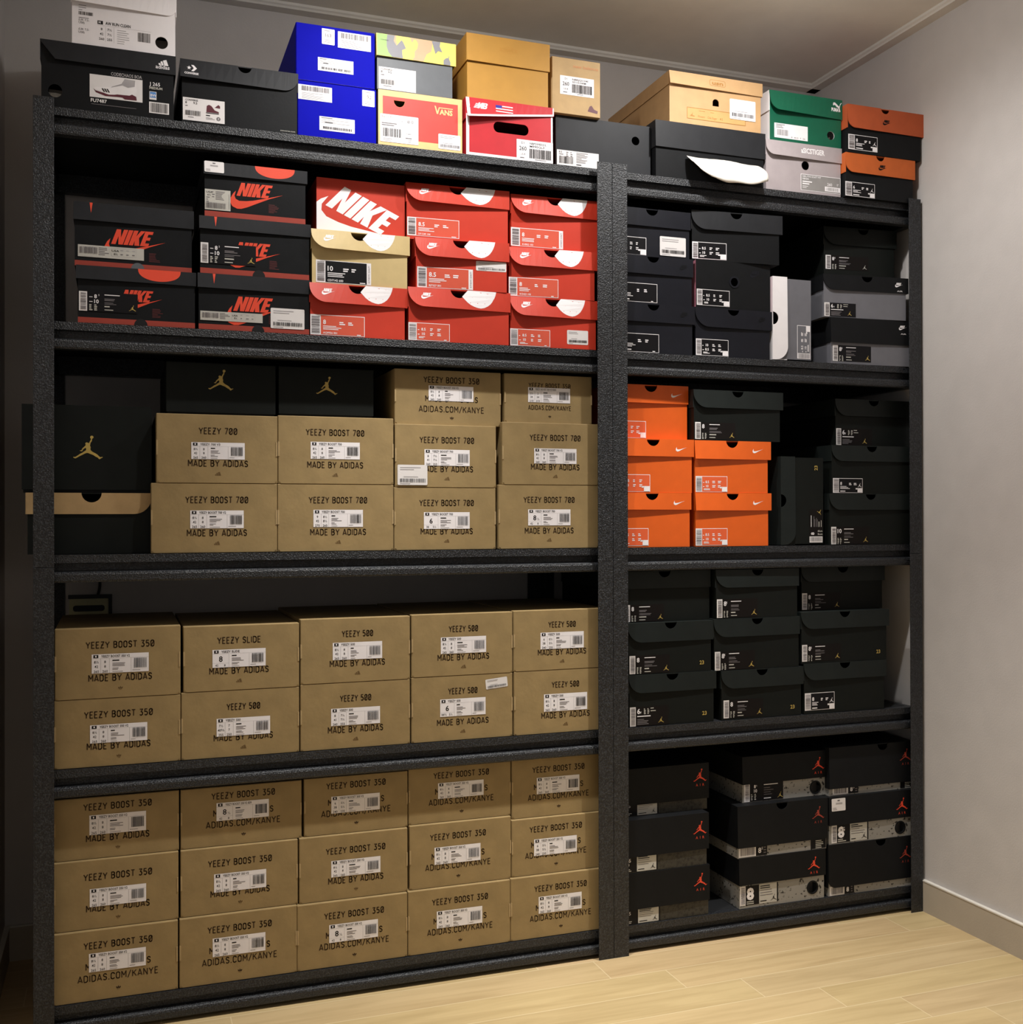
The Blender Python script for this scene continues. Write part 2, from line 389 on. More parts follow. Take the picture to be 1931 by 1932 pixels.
def rack(x0, x1, label):
    root = bpy.data.objects.new('storage_rack', None); COL.objects.link(root); root.location = ((x0+x1)/2, DEP/2, 0)
    tag(root, label, 'shelf', 'black metal storage racks')
    ox, oy = (x0+x1)/2, DEP/2
    def put(mb, name, bev=0):
        mb.v = [(a-ox, b-oy, c) for a, b, c in mb.v]
        o = mb.build(name, root, None, bev); fix(o); return o
    for sx in (0, 1):
        for sy in (0, 1):
            mb = MB()
            for z0, z1 in ((0, ZJ - .0004), (ZJ + .0004, ZT)):
                xa, xb = (x0, x0 + PW) if sx == 0 else (x1 - PW, x1)
                ya, yb = (0, .002) if sy == 0 else (DEP - .002, DEP)
                mb.box(xa + .0004, xb - .0004, ya, yb, z0, z1, 'rack_black')
                xs = (x0 + .0004, x0 + .0024) if sx == 0 else (x1 - .0024, x1 - .0004)
                yl = (.002, PW) if sy == 0 else (DEP - PW, DEP - .002)
                mb.box(xs[0], xs[1], yl[0], yl[1], z0, z1, 'rack_black')
            put(mb, 'post', .0006)
    for z in LA:
        for yf, s in ((0, 1), (DEP, -1)):
            mb = MB(); beam_profile(mb, x0 + .0026, x1 - .0026, yf, s, z); put(mb, 'long_beam')
        for xf, s in ((x0 - .009, 1), (x1 + .009, -1)):
            mb = MB(); beam_profile(mb, .036, DEP - .036, xf, s, z, axis='y'); put(mb, 'end_beam')
        mb = MB(); mb.box(x0 + .026, x1 - .026, .0345, DEP - .0345, z - .012, z - .0004, 'panel_black'); put(mb, 'shelf_panel')
    return root
rack(0, 1.2, 'wide black metal storage rack filled mostly with kraft and red shoeboxes')
rack(1.2, 2.0545, 'narrower black metal storage rack beside the right wall, mostly dark shoeboxes')

# wall socket seen through the open back of the left rack
root = bpy.data.objects.new('wall_socket', None); COL.objects.link(root); root.location = (.088, YB, .785)
tag(root, 'pale wall socket plate with dark slot behind the left rack', 'socket')
mb = MB(); prism(mb, [rrect(-.042, -.022, .042, .022, .004), rrect(-.034, -.007, .034, .007, .006)[::-1]], lambda u, v: (u, -.010, v), .010, 'outlet'); mb.build('cover_plate', root)
mb = MB(); mb.box(-.036, .036, -.004, -.001, -.009, .009, 'plastic_black'); mb.build('slot', root)
mb = MB(); mb.box(-.044, .050, -.014, -.0005, .0225, .031, 'plastic_black'); mb.box(.0425, .050, -.014, -.0005, -.026, .0225, 'plastic_black'); mb.build('shadow_strips', root)  # dark strips stand in for the shadow above and beside the plate
mb = MB()
pts = [(.020, -.010, .031 + i*.008 ) for i in range(12)]
for i, (x, y, z) in enumerate(pts):
    pts[i] = (x + .004*math.sin(i*.5), y, z)
for i in range(11):
    a, b = pts[i], pts[i+1]
    ring = [[(p[0] + .0032*math.cos(k*math.pi/4), p[1] + .0032*math.sin(k*math.pi/4), p[2]) for k in range(8)] for p in (a, b)]
    mb.add(ring[0] + ring[1], [(k, (k+1) % 8, 8+(k+1) % 8, 8+k) for k in range(8)], 'plastic_black')
mb.build('cable', root)

# ---- measured boxes: x0, x1, z0, z1, lid height, lid overhang left/right, front y, turn (metres, degrees)
BOX = {
'adi':(0.0137,0.2551,1.7787,1.9055,0.0371,-0.0011,0.0041,0.022,0),
'white':(0.0680,0.2584,1.9059,2.0239,0.0000,-0.0000,0.0001,0.022,0),
'conv':(0.2707,0.4979,1.7787,1.9035,0.0381,0.0045,-0.0032,0.022,0),
'blue2':(0.4989,0.6637,1.7787,1.8927,0.0000,-0.0001,-0.0013,0.022,0),
'blue1':(0.4957,0.6610,1.8931,2.0120,0.0000,0.0016,-0.0023,0.022,0),
'vans':(0.6679,0.8531,1.7787,1.8955,0.0000,0.0023,0.0008,0.022,0),
'camo':(0.6655,0.8309,1.8959,2.0127,0.0478,0.0015,0.0076,0.022,0),
'nbred':(0.8621,1.0642,1.7787,1.9032,0.0148,-0.0039,-0.0005,0.022,0),
'tods':(0.8645,1.0534,1.9036,2.0431,0.0603,0.0007,0.0034,0.022,0),
'blkhole':(1.0788,1.3165,1.7787,1.8980,0.0000,-0.0003,-0.0012,0.04,0),
'nbk':(1.0658,1.1849,1.8984,2.0250,0.0000,0.0036,0.0036,0.03,0),
'paper':(1.3210,1.6089,1.7787,1.9093,0.0614,-0.0053,0.0044,0.022,0),
'brown':(1.3568,1.6018,1.9097,2.0283,0.0312,0.0009,0.0038,0.022,0),
'asics':(1.6162,1.8295,1.7787,1.8982,0.0367,-0.0074,0.0020,0.022,0),
'puma':(1.6270,1.8314,1.8986,2.0179,0.0484,-0.0059,0.0020,0.022,0),
'or2':(1.8337,2.0343,1.7787,1.8858,0.0483,-0.0046,0.0054,0.006,0),
'or1':(1.8367,2.0550,1.8862,2.0034,0.0575,-0.0005,0.0082,0.002,0),
'N2':(0.0784,0.2954,1.3689,1.4794,0.0267,0.0037,0.0001,0.022,0),
'N1':(0.0725,0.2898,1.4798,1.6035,0.0354,0.0009,0.0041,0.03,0),
'N5':(0.3025,0.5220,1.3689,1.4806,0.0290,0.0012,0.0010,0.022,0),
'N4':(0.3056,0.5222,1.4810,1.5953,0.0260,0.0008,0.0032,0.022,0),
'N3':(0.3142,0.5147,1.5957,1.7045,0.0259,0.0008,0.0037,0.022,0),
'R3':(0.5244,0.7244,1.3689,1.4771,0.0410,-0.0019,0.0057,0.022,0),
'R2':(0.5281,0.7301,1.4775,1.5883,0.0405,-0.0019,0.0051,0.022,0),
'R1':(0.5425,0.7319,1.5887,1.7052,0.0000,-0.0001,0.0002,0.05,0),
'R6':(0.7336,0.9585,1.3689,1.4829,0.0423,-0.0002,0.0034,0.022,1),
'R5':(0.7507,0.9528,1.4833,1.5910,0.0411,0.0017,0.0052,0.022,3.5),
'R4':(0.7354,0.9633,1.5914,1.7120,0.0407,0.0006,0.0031,0.042,2),
'R9':(0.9644,1.1667,1.3689,1.4784,0.0425,-0.0022,0.0058,0.022,2),
'R8':(0.9627,1.1624,1.4788,1.5876,0.0414,-0.0002,0.0079,0.022,4),
'R7':(0.9727,1.1804,1.5880,1.7087,0.0424,-0.0023,0.0043,0.038,2),
'K3':(1.2108,1.4148,1.3689,1.4825,0.0423,-0.0003,0.0060,0.022,0),
'K2':(1.2111,1.4138,1.4829,1.5928,0.0422,-0.0003,0.0027,0.022,0),
'K1':(1.2152,1.4121,1.5932,1.7034,0.0408,-0.0003,0.0020,0.03,0),
'K6':(1.4235,1.6251,1.3689,1.4830,0.0454,-0.0009,0.0048,0.022,0),
'K5':(1.4244,1.6269,1.4834,1.5951,0.0000,-0.0003,0.0025,0.022,0),
'K4':(1.4197,1.6460,1.5955,1.7126,0.0447,-0.0006,0.0094,0.022,5),
'K7':(1.6326,1.7422,1.3689,1.5725,0.0000,-0.0067,0.0035,0.022,0),
'K10':(1.8036,2.0301,1.3689,1.4831,0.0617,-0.0004,0.0097,0.022,3),
'K9':(1.7855,2.0169,1.4835,1.5892,0.0384,-0.0004,0.0062,0.022,5),
'K8':(1.8133,2.0134,1.5896,1.7175,0.0448,-0.0009,0.0061,0.06,5),
'J2':(-0.0126,0.2116,0.9222,1.0411,0.0413,0.0065,-0.0039,0.05,0),
'J1':(-0.0208,0.2118,1.0415,1.2119,0.0000,-0.0014,0.0001,0.055,0),
'Yb':(0.2118,0.4568,0.9222,1.0608,0.0000,-0.0011,0.0002,0.022,0),
'Ya':(0.2218,0.4575,1.0612,1.1986,0.0000,-0.0015,-0.0004,0.022,0),
'JD2':(0.2442,0.4553,1.1990,1.3050,0.0000,0.0012,-0.0017,0.055,0),
'Yd':(0.4573,0.6996,0.9222,1.0610,0.0000,0.0009,0.0002,0.022,0),
'Yc':(0.4583,0.6998,1.0614,1.2010,0.0000,-0.0002,0.0002,0.022,0),
'JD3':(0.4665,0.6612,1.2014,1.3050,0.0000,-0.0001,-0.0018,0.055,0),
'Yf':(0.7007,0.9283,0.9222,1.0557,0.0000,-0.0002,0.0003,0.022,0),
'Ye':(0.7027,0.9294,1.0561,1.1905,0.0000,-0.0002,0.0016,0.022,0),
'Yi':(0.7055,0.9454,1.1909,1.3100,0.0000,-0.0010,0.0016,0.036,0),
'Yh':(0.9344,1.1754,0.9222,1.0631,0.0000,-0.0003,0.0004,0.022,0),
'Yg':(0.9433,1.1758,1.0635,1.2012,0.0000,-0.0003,0.0004,0.022,0),
'Yj':(0.9534,1.1645,1.2016,1.3100,0.0000,-0.0027,0.0011,0.036,0),
'O3':(1.2096,1.4065,0.9222,1.0470,0.0385,-0.0003,0.0034,0.022,0),
'O2':(1.2100,1.4124,1.0474,1.1714,0.0399,-0.0003,0.0049,0.022,0),
'O1':(1.2197,1.4114,1.1718,1.2981,0.0422,-0.0003,0.0020,0.042,0),
'O5':(1.4221,1.6191,0.9222,1.0476,0.0409,0.0010,0.0078,0.022,0),
'O4':(1.4208,1.6181,1.0480,1.1709,0.0433,-0.0012,0.0093,0.022,0),
'BK1':(1.4173,1.6513,1.1713,1.2895,0.0419,-0.0004,0.0094,0.02,0),
'BKv':(1.6532,1.7756,0.9222,1.1406,0.0000,-0.0008,0.0008,0.022,0),
'BK4':(1.7941,2.0357,0.9222,1.0483,0.0402,-0.0020,0.0071,0.022,0),
'BK3':(1.8008,2.0363,1.0487,1.1671,0.0389,-0.0005,0.0071,0.022,0),
'BK2':(1.8363,2.0643,1.1675,1.2855,0.0422,-0.0005,0.0072,0.055,0),
'S2':(0.0357,0.2672,0.5114,0.6426,0.0000,-0.0000,0.0001,0.022,0),
'S1':(0.0367,0.2673,0.6430,0.7793,0.0000,-0.0000,0.0007,0.022,0),
'S4':(0.2684,0.5008,0.5114,0.6449,0.0000,-0.0001,0.0002,0.022,0),
'S3':(0.2725,0.5010,0.6453,0.7759,0.0000,-0.0001,-0.0004,0.022,0),
'S6':(0.5030,0.7348,0.5114,0.6483,0.0000,-0.0002,0.0002,0.022,0),
'S5':(0.5032,0.7350,0.6487,0.7826,0.0000,-0.0013,0.0002,0.022,0),
'S8':(0.7377,0.9665,0.5114,0.6503,0.0000,-0.0002,0.0003,0.022,0),
'S7':(0.7379,0.9668,0.6507,0.7842,0.0000,-0.0002,-0.0007,0.022,0),
'S10':(0.9697,1.1927,0.5114,0.6515,0.0000,-0.0003,0.0004,0.022,0),
'S9':(0.9688,1.1931,0.6519,0.7855,0.0000,-0.0003,0.0004,0.022,0),
'T3':(1.2497,1.4687,0.5114,0.6298,0.0413,-0.0003,0.0061,0.022,0),
'T2':(1.2487,1.4620,0.6302,0.7487,0.0445,0.0037,0.0055,0.022,0),
'T1':(1.2265,1.4651,0.7491,0.8670,0.0408,-0.0003,0.0020,0.034,0),
'U3':(1.4901,1.7101,0.5114,0.6283,0.0424,0.0003,0.0059,0.022,0),
'U2':(1.4705,1.7039,0.6287,0.7506,0.0427,-0.0018,0.0020,0.022,0),
'U1':(1.4760,1.7000,0.7510,0.8670,0.0426,-0.0009,0.0039,0.022,0),
'V3':(1.7192,1.9540,0.5114,0.6337,0.0404,-0.0004,0.0058,0.022,0),
'V2':(1.7121,1.9614,0.6341,0.7592,0.0409,0.0026,0.0070,0.022,0),
'V1':(1.7353,1.9753,0.7596,0.8670,0.0368,-0.0050,0.0065,0.055,0),
'B3':(0.0326,0.2620,0.0612,0.1966,0.0000,-0.0012,0.0011,0.022,0),
'B2':(0.0343,0.2634,0.1970,0.3303,0.0000,-0.0000,0.0001,0.029,0),
'B1':(0.0340,0.2649,0.3307,0.4501,0.0000,-0.0000,0.0001,0.036,0),
'B6':(0.2647,0.4957,0.0612,0.1975,0.0000,-0.0014,0.0019,0.022,0),
'B5':(0.2673,0.4987,0.1979,0.3305,0.0000,-0.0011,0.0035,0.029,0),
'B4':(0.2679,0.5077,0.3309,0.4501,0.0000,0.0016,0.0018,0.036,0),
'B9':(0.4960,0.7283,0.0612,0.1961,0.0000,-0.0007,-0.0005,0.022,0),
'B8':(0.5014,0.7308,0.1965,0.3311,0.0000,-0.0019,0.0017,0.029,0),
'B7':(0.5126,0.7329,0.3315,0.4513,0.0000,-0.0002,-0.0009,0.036,0),
'B12':(0.7295,0.9602,0.0612,0.1971,0.0000,-0.0002,-0.0009,0.022,0),
'B11':(0.7347,0.9647,0.1975,0.3339,0.0000,0.0009,0.0003,0.029,0),
'B10':(0.7347,0.9667,0.3343,0.4535,0.0000,-0.0010,-0.0006,0.036,0),
'B15':(0.9608,1.1849,0.0612,0.1984,0.0000,-0.0003,0.0004,0.022,0),
'B14':(0.9660,1.1885,0.1988,0.3241,0.0000,-0.0010,0.0003,0.029,0),
'B13':(0.9688,1.1920,0.3245,0.4568,0.0000,0.0021,0.0004,0.036,0),
'W3':(1.2139,1.4531,0.0612,0.1777,0.0824,-0.0003,0.0025,0.022,0),
'W2':(1.2142,1.4489,0.1781,0.2991,0.0840,-0.0003,0.0050,0.022,0),
'W1':(1.2277,1.4664,0.2995,0.4090,0.0836,-0.0003,0.0039,0.05,0),
'X3':(1.5368,1.7743,0.0612,0.1805,0.0633,0.0025,0.0035,0.022,0),
'X2':(1.5331,1.7809,0.1809,0.3047,0.0990,0.0013,0.0035,0.022,0),
'X1':(1.5604,1.8029,0.3051,0.4155,0.0664,0.0008,0.0036,0.045,0),
'Z3':(1.7877,2.0368,0.0612,0.1870,0.1050,0.0006,0.0038,0.022,0),
'Z2':(1.7902,2.0374,0.1874,0.3032,0.0685,-0.0004,0.0038,0.022,0),
'Z1':(1.7964,2.0429,0.3036,0.4231,0.1013,-0.0005,0.0055,0.03,0),
}
LAB = {
'Ya':(0.0663, 0.0479, 0.1702, 0.0815), 'Yb':(0.0741, 0.0488, 0.178, 0.0845), 'Yc':(0.0665, 0.0518, 0.169, 0.087), 'Yd':(0.073, 0.0501, 0.1764, 0.0858), 'Ye':(0.0645, 0.0466, 0.1657, 0.0812), 'Yf':(0.065, 0.045, 0.1674, 0.0807), 'Yg':(0.0748, 0.0473, 0.1766, 0.0809), 'Yh':(0.0691, 0.0512, 0.1705, 0.0868), 'Yi':(0.075, 0.0525, 0.1761, 0.0852), 'Yj':(0.0559, 0.0461, 0.1571, 0.0793), 'B1':(0.0643, 0.0465, 0.1685, 0.0845), 'B2':(0.0647, 0.043, 0.1682, 0.0777), 'B3':(0.0651, 0.0557, 0.1691, 0.0915), 'B4':(0.0692, 0.0506, 0.1729, 0.0865), 'B5':(0.0644, 0.0426, 0.1672, 0.0793), 'B6':(0.0637, 0.0534, 0.1672, 0.0904), 'B7':(0.0564, 0.0433, 0.1592, 0.0784), 'B8':(0.0661, 0.0478, 0.1701, 0.0817), 'B9':(0.0657, 0.0505, 0.1684, 0.0876), 'B10':(0.0652, 0.0506, 0.1687, 0.0842), 'B11':(0.0551, 0.0485, 0.159, 0.0853), 'B12':(0.0631, 0.0506, 0.1656, 0.087), 'B13':(0.0591, 0.0504, 0.1623, 0.0866), 'B14':(0.0526, 0.0417, 0.1554, 0.0785), 'B15':(0.0657, 0.053, 0.1692, 0.0902), 'S1':(0.0662, 0.0488, 0.1708, 0.0856), 'S2':(0.0641, 0.0458, 0.169, 0.0808), 'S3':(0.056, 0.0467, 0.1605, 0.0823), 'S4':(0.068, 0.0424, 0.1734, 0.0782), 'S5':(0.0667, 0.0474, 0.1711, 0.0832), 'S6':(0.0633, 0.0483, 0.1666, 0.084), 'S7':(0.0649, 0.0479, 0.1671, 0.0833), 'S8':(0.0633, 0.0522, 0.1659, 0.0895), 'S9':(0.0634, 0.0468, 0.1678, 0.0836), 'S10':(0.0705, 0.0485, 0.1747, 0.087), 'R2':(0.0081, 0.0016, 0.1238, 0.0479), 'R3':(0.0001, -0.0009, 0.1138, 0.0432), 'R4':(0.0009, 0.0075, 0.1164, 0.0472), 'R5':(0.0026, 0.0012, 0.1256, 0.0456), 'R6':(-0.0006, -0.0017, 0.0905, 0.0388), 'R7':(-0.0011, 0.0065, 0.1222, 0.0475), 'R8':(-0.0011, 0.0017, 0.1138, 0.0429), 'R9':(-0.0006, -0.0003, 0.0925, 0.0387), 'K1':(0.0001, 0.0016, 0.0844, 0.0429), 'K2':(0.0001, 0.0023, 0.1124, 0.0458), 'K3':(0.0001, -0.001, 0.1168, 0.0441), 'K4':(0.0004, 0.0034, 0.0882, 0.0431), 'K5':(0.0024, 0.0049, 0.0903, 0.0426), 'K6':(0.0007, 0.0016, 0.0876, 0.0404), 'K7':(0.0701, 0.006, 0.1084, 0.0872), 'K8':(0.0044, 0.0222, 0.1257, 0.057), 'K9':(0.0017, 0.002, 0.0893, 0.0356), 'K10':(0.0048, 0.0063, 0.1143, 0.0457), 'O1':(0.0028, 0.0024, 0.0838, 0.0417), 'O2':(0.0028, 0.0021, 0.0939, 0.0419), 'O3':(0.0028, 0.0033, 0.0898, 0.0435), 'O4':(0.0018, 0.0018, 0.0864, 0.0392), 'O5':(0.0001, 0.0022, 0.085, 0.0423), 'BK1':(0.0029, 0.0027, 0.111, 0.0422), 'BKv':(0.0786, 0.0027, 0.1209, 0.1076), 'BK2':(0.0017, 0.0029, 0.1084, 0.0444), 'BK3':(0.0032, -0.0011, 0.0907, 0.0374), 'BK4':(0.0042, -0.0, 0.1158, 0.0441), 'T1':(0.0164, 0.0015, 0.1182, 0.0402), 'T2':(0.0015, 0.0022, 0.1044, 0.0436), 'T3':(0.0012, -0.0014, 0.1003, 0.0451), 'U1':(0.002, 0.0025, 0.1131, 0.046), 'U2':(0.0016, 0.0011, 0.1108, 0.045), 'U3':(0.0051, 0.0046, 0.1129, 0.0468), 'V1':(0.0011, 0.0023, 0.1135, 0.0429), 'V2':(0.0011, 0.0053, 0.1134, 0.0458), 'V3':(0.0017, 0.0086, 0.0872, 0.0507), 'W1':(0.0001, -0.0075, 0.1102, 0.0321), 'W2':(0.0001, 0.0026, 0.1068, 0.039), 'W3':(0.0001, -0.0026, 0.1129, 0.0346), 'X1':(0.0043, -0.0025, 0.1136, 0.0454), 'X2':(0.0024, 0.0022, 0.0804, 0.0268), 'X3':(0.0013, 0.0068, 0.1068, 0.0528), 'Z1':(0.0094, 0.0026, 0.0855, 0.0235), 'Z2':(0.0063, 0.0029, 0.1151, 0.0468), 'Z3':(0.0032, -0.0013, 0.0745, 0.0234), 'N1':(0.0057, 0.0182, 0.1268, 0.0413), 'N2':(0.0019, 0.0229, 0.1091, 0.0604), 'N3':(0.0003, 0.013, 0.0502, 0.054), 'N4':(0.0007, 0.0204, 0.109, 0.0611), 'N5':(0.0031, 0.0181, 0.1252, 0.0365), 'adi':(0.0861, 0.028, 0.1829, 0.0722), 'conv':(0.0018, 0.0046, 0.0825, 0.0496), 'blue1':(0.0451, 0.0249, 0.1193, 0.052), 'blue2':(0.045, 0.0158, 0.1187, 0.0445), 'camo':(0.0035, -0.001, 0.0843, 0.0477), 'vans':(0.0039, 0.0072, 0.087, 0.0659), 'nbred':(0.1163, -0.0012, 0.2024, 0.0469), 'nbk':(0.0197, 0.0437, 0.1027, 0.0858), 'blkhole':(0.0027, 0.0073, 0.1057, 0.0413), 'brown':(0.1597, 0.0258, 0.23, 0.0734), 'puma':(0.0126, 0.0074, 0.1073, 0.0426), 'asics':(0.0977, 0.0071, 0.213, 0.0468), 'or1':(0.0008, 0.0073, 0.087, 0.0442), 'or2':(-0.0022, -0.0026, 0.0848, 0.0361),
}
EXT = {
'R5':(0.1326, 0.0446, 0.201, 0.0653), 'R9':(0.133, 0.01, 0.1834, 0.0417), 'N3':(-0.0008, 0.0865, 0.0374, 0.1093), 'N5':(0.1413, 0.0093, 0.2098, 0.0507), 'K1':(0.1191, 0.0054, 0.1869, 0.05), 'Ye':(0.0053, 0.0047, 0.0706, 0.0476), 'S8':(0.1653, 0.1029, 0.2191, 0.1336), 'Z2':(0.0046, 0.0821, 0.0448, 0.1127), 'blue1':(0.0868, 0.0777, 0.1566, 0.1115), 'blue1n':(0.0534, 0.0806, 0.0799, 0.1131), 'blue2':(0.0015, 0.075, 0.071, 0.1055), 'blue2n':(0.1348, 0.0768, 0.1611, 0.1103), 'vans':(0.1315, 0.0056, 0.181, 0.0377), 'brownbox':(0.0455, 0.013, 0.2021, 0.0384), 'adi_bar':(0.1953, 0.0101, 0.2326, 0.0321), 'adi_blue':(0.1958, 0.0365, 0.209, 0.0525), 'vansred':(0.0098, 0.0153, 0.1756, 0.1054), 'adilogo':(0.2062, 0.0975, 0.2344, 0.112), 'convlogo':(0.0065, 0.0938, 0.0363, 0.1112), 'pumalogo':(0.1713, 0.0869, 0.207, 0.1104), 'asicslogo':(0.096, 0.0941, 0.1646, 0.1086), 'todlogo':(0.0729, 0.105, 0.1218, 0.1188), 'brownlogo':(0.1027, 0.0921, 0.1489, 0.1092), 'nblogo':(0.0111, 0.0998, 0.0523, 0.1155), 'nbflag':(0.0658, 0.1029, 0.1102, 0.1178), 'vanslogo':(0.1229, 0.0803, 0.1674, 0.0954), 'nbktext':(0.0516, 0.1081, 0.1187, 0.1145), 'or1logo':(0.0953, 0.0768, 0.124, 0.0892), 'or2logo':(0.0883, 0.07, 0.1169, 0.0815), 'vanshole':(0.0327, 0.0829, 0.0586, 0.0982), 'blkholeh':(0.1871, 0.0726, 0.2114, 0.0919), 'whitehole':(0.1525, 0.0129, 0.1764, 0.0346), 'brownhole':(0.111, 0.05, 0.1338, 0.0672), 'pumahole':(0.1618, 0.019, 0.1865, 0.0397), 'nbhole':(0.0627, 0.0541, 0.1488, 0.0825), 'asicshole':(0.0997, 0.0592, 0.1231, 0.0761), 'K5hole':(0.0891, 0.0519, 0.1179, 0.0775), 'X1hole':(0.1894, 0.0021, 0.2231, 0.0389), 'X3hole':(0.187, 0.0097, 0.2218, 0.0472), 'Z2hole':(0.1937, 0.006, 0.2293, 0.0387), 'X2r':(0.2031, -0.0027, 0.2488, 0.0246), 'Z1r':(0.2122, -0.0064, 0.2498, 0.0189), 'J1man':(0.0904, 0.0655, 0.1426, 0.1122), 'JD2man':(0.0801, 0.0527, 0.1272, 0.094), 'JD3man':(0.0752, 0.0481, 0.1193, 0.0871), 'N1nike':(0.0383, 0.0247, 0.178, 0.0746), 'N2nike':(0.0498, 0.0316, 0.1656, 0.0718), 'N3nike':(0.0513, 0.0218, 0.1568, 0.0687), 'N4nike':(0.0703, 0.0346, 0.1675, 0.0763), 'N5nike':(0.0514, 0.0424, 0.1704, 0.0725), 'X1man':(0.1958, 0.0539, 0.2295, 0.0983), 'X2man':(0.2065, 0.0706, 0.2399, 0.1086), 'X3man':(0.1917, 0.0574, 0.222, 0.1071), 'W1man':(0.2014, 0.0535, 0.2354, 0.1001), 'W2man':(0.1989, 0.06, 0.2324, 0.1066), 'W3man':(0.2002, 0.0527, 0.2337, 0.1024), 'Z1man':(0.211, 0.0627, 0.2419, 0.1052), 'Z2man':(0.1972, 0.055, 0.2328, 0.1009), 'Z3man':(0.2121, 0.0616, 0.2429, 0.1048),
}

# ------------------------------------------------------------------ shoebox builders
DB = .330
INFO = {}
def base(n, label, group=None, d=DB, vert=False, kind='shoe_box'):
    x0, x1, z0, z1, lh, ol, orr, yf, yaw = BOX[n]
    r = bpy.data.objects.new(kind, None); COL.objects.link(r)
    if vert:
        w, h = z1 - z0 - .009, x1 - x0          # the lid overhang takes the rest of the height
        r.location = (x1, yf + d/2, z0 + .0032 + w/2); r.rotation_euler = (0, -math.pi/2, 0)
    else:
        w, h = x1 - x0, z1 - z0
        a = -math.radians(yaw); c = Vector(((x0+x1)/2, yf, z0))
        off = Matrix.Rotation(a, 3, 'Z') @ Vector((0, d/2, 0))
        r.location = c + off; r.rotation_euler = (0, 0, a)
    tag(r, label, 'box', group)
    I = dict(r=r, w=w, h=h, d=d, lh=lh, ol=min(.0035, max(.0022, ol)), orr=min(.008, max(.0022, orr)), n=n)
    I['front'] = lambda u, v: (u - w/2, -d/2, v)
    return I
def notch_edge(u, uc, r, top): return top - math.sqrt(max(0, r*r - (u-uc)**2)) if abs(u-uc) < r else top
def body(I, m, holes=(), notch=None, top=True, m_front=None, lidded=True, name='box_body', stripe=None):
    w, d = I['w'], I['d']; H = I['h'] - (.0022 if lidded else 0); t = .0018
    mb = MB(); fr = I['front']
    out = [(0, 0), (w, 0), (w, H)]
    if notch:
        uc, r = notch[0], notch[1] + .0008
        out += [(uc + r*math.cos(a), H - r*math.sin(a)) for a in (i*math.pi/18 for i in range(19))]
    out += [(0, H)]
    prism(mb, [out] + [h[::-1] for h in holes], fr, t, m_front or m, m)
    x, y = w/2, d/2
    mb.box(-x, -x + t, -y + t, y - t, 0, H, m); mb.box(x - t, x, -y + t, y - t, 0, H, m)
    mb.box(-x, x, y - t, y, 0, H, m); mb.box(-x + t, x - t, -y + t, y - t, 0, t, m)
    if top and not lidded: mb.box(-x, x, -y + t, y - t, H - t, H, m)
    if holes or notch:
        s = .012; zt = .55*H if notch else .35*H
        mb.box(-x + s, x - s, -y + .03, y - s, t, zt, 'card_inner' if not notch else m)
    return mb.build(name, I['r'])
def lid(I, m, notch=None, round_=None, rr=None, bulge=.0, prints=None, name='lid', m2=None, lh=None, slant=0, lhr=None):
    """telescoping lid: top, three skirts and a front flap that may bulge out at its free corner"""
    w, h, d = I['w'], I['h'], I['d']; lh = lh or I['lh']; t = .0018
    L0, L1 = -I['ol'], w + I['orr']; LW = L1 - L0; g = .0026
    top = h
    def surf(u, v): return (u - w/2, -d/2 - g - bulge*(1 - (u-L0)/LW)*max(0, top - v)/lh, v)
    I['lidf'] = surf; rr = rr or lh*.8
    us = [L0 + LW*i/14 for i in range(15)]
    if round_ == 'L': us += [L0 + rr*(1 - math.cos(i*math.pi/16)) for i in range(9)]
    if round_ == 'R': us += [L1 - rr*(1 - math.cos(i*math.pi/16)) for i in range(9)]
    if notch: us += [notch[0] + notch[1]*math.cos(i*math.pi/16) for i in range(17)]
    if slant: us += [L0 + slant]
    us = sorted(us); us = [u for i, u in enumerate(us) if i == 0 or u - us[i-1] > 2e-5]
    def vb(u):
        b = top - lh
        if lhr: b = top - lh - (lhr - lh)*(u - L0)/LW
        if round_ == 'L' and u < L0 + rr: return b + rr - math.sqrt(max(0, rr*rr - (rr-(u-L0))**2))
        if round_ == 'R' and u > L1 - rr: return b + rr - math.sqrt(max(0, rr*rr - (rr-(L1-u))**2))
        if slant and u < L0 + slant: return b + lh*.92*(1 - (u-L0)/slant)
        return b
    vt = lambda u: notch_edge(u, notch[0], notch[1], top) if notch else top
    mb = MB(); V = []
    for u in us:
        a, b = surf(u, vb(u)), surf(u, max(vt(u), vb(u) + 1e-4)); V += [a, b, (a[0], a[1] + t, a[2]), (b[0], b[1] + t, b[2])]
    F = []
    for i in range(len(us)-1):
        p, q = 4*i, 4*i + 4
        F += [(p, q, q+1, p+1), (p+2, p+3, q+3, q+2), (p, p+2, q+2, q), (p+1, q+1, q+3, p+3)]
    e = 4*(len(us)-1); F += [(0, 1, 3, 2), (e, e+2, e+3, e+1)]
    mb.add(V, F, m)
    xa, xb, y0, y1 = L0 - w/2, L1 - w/2, -d/2 - g + t, d/2 + g
    m2 = m2 or m; zb = h - lh
    mb.box(xa, xb, y0, y1, h - t, h, m2)
    mb.box(xa, xa + t, y0, y1, zb, h - t, m2); mb.box(xb - t, xb, y0, y1, h - (lhr or lh), h - t, m2); mb.box(xa + t, xb - t, y1 - t, y1, zb, h - t, m2)
    if prints:
        P = Print(surf); P.mb = mb; prints(P, w, h)
    return mb.build(name, I['r'])
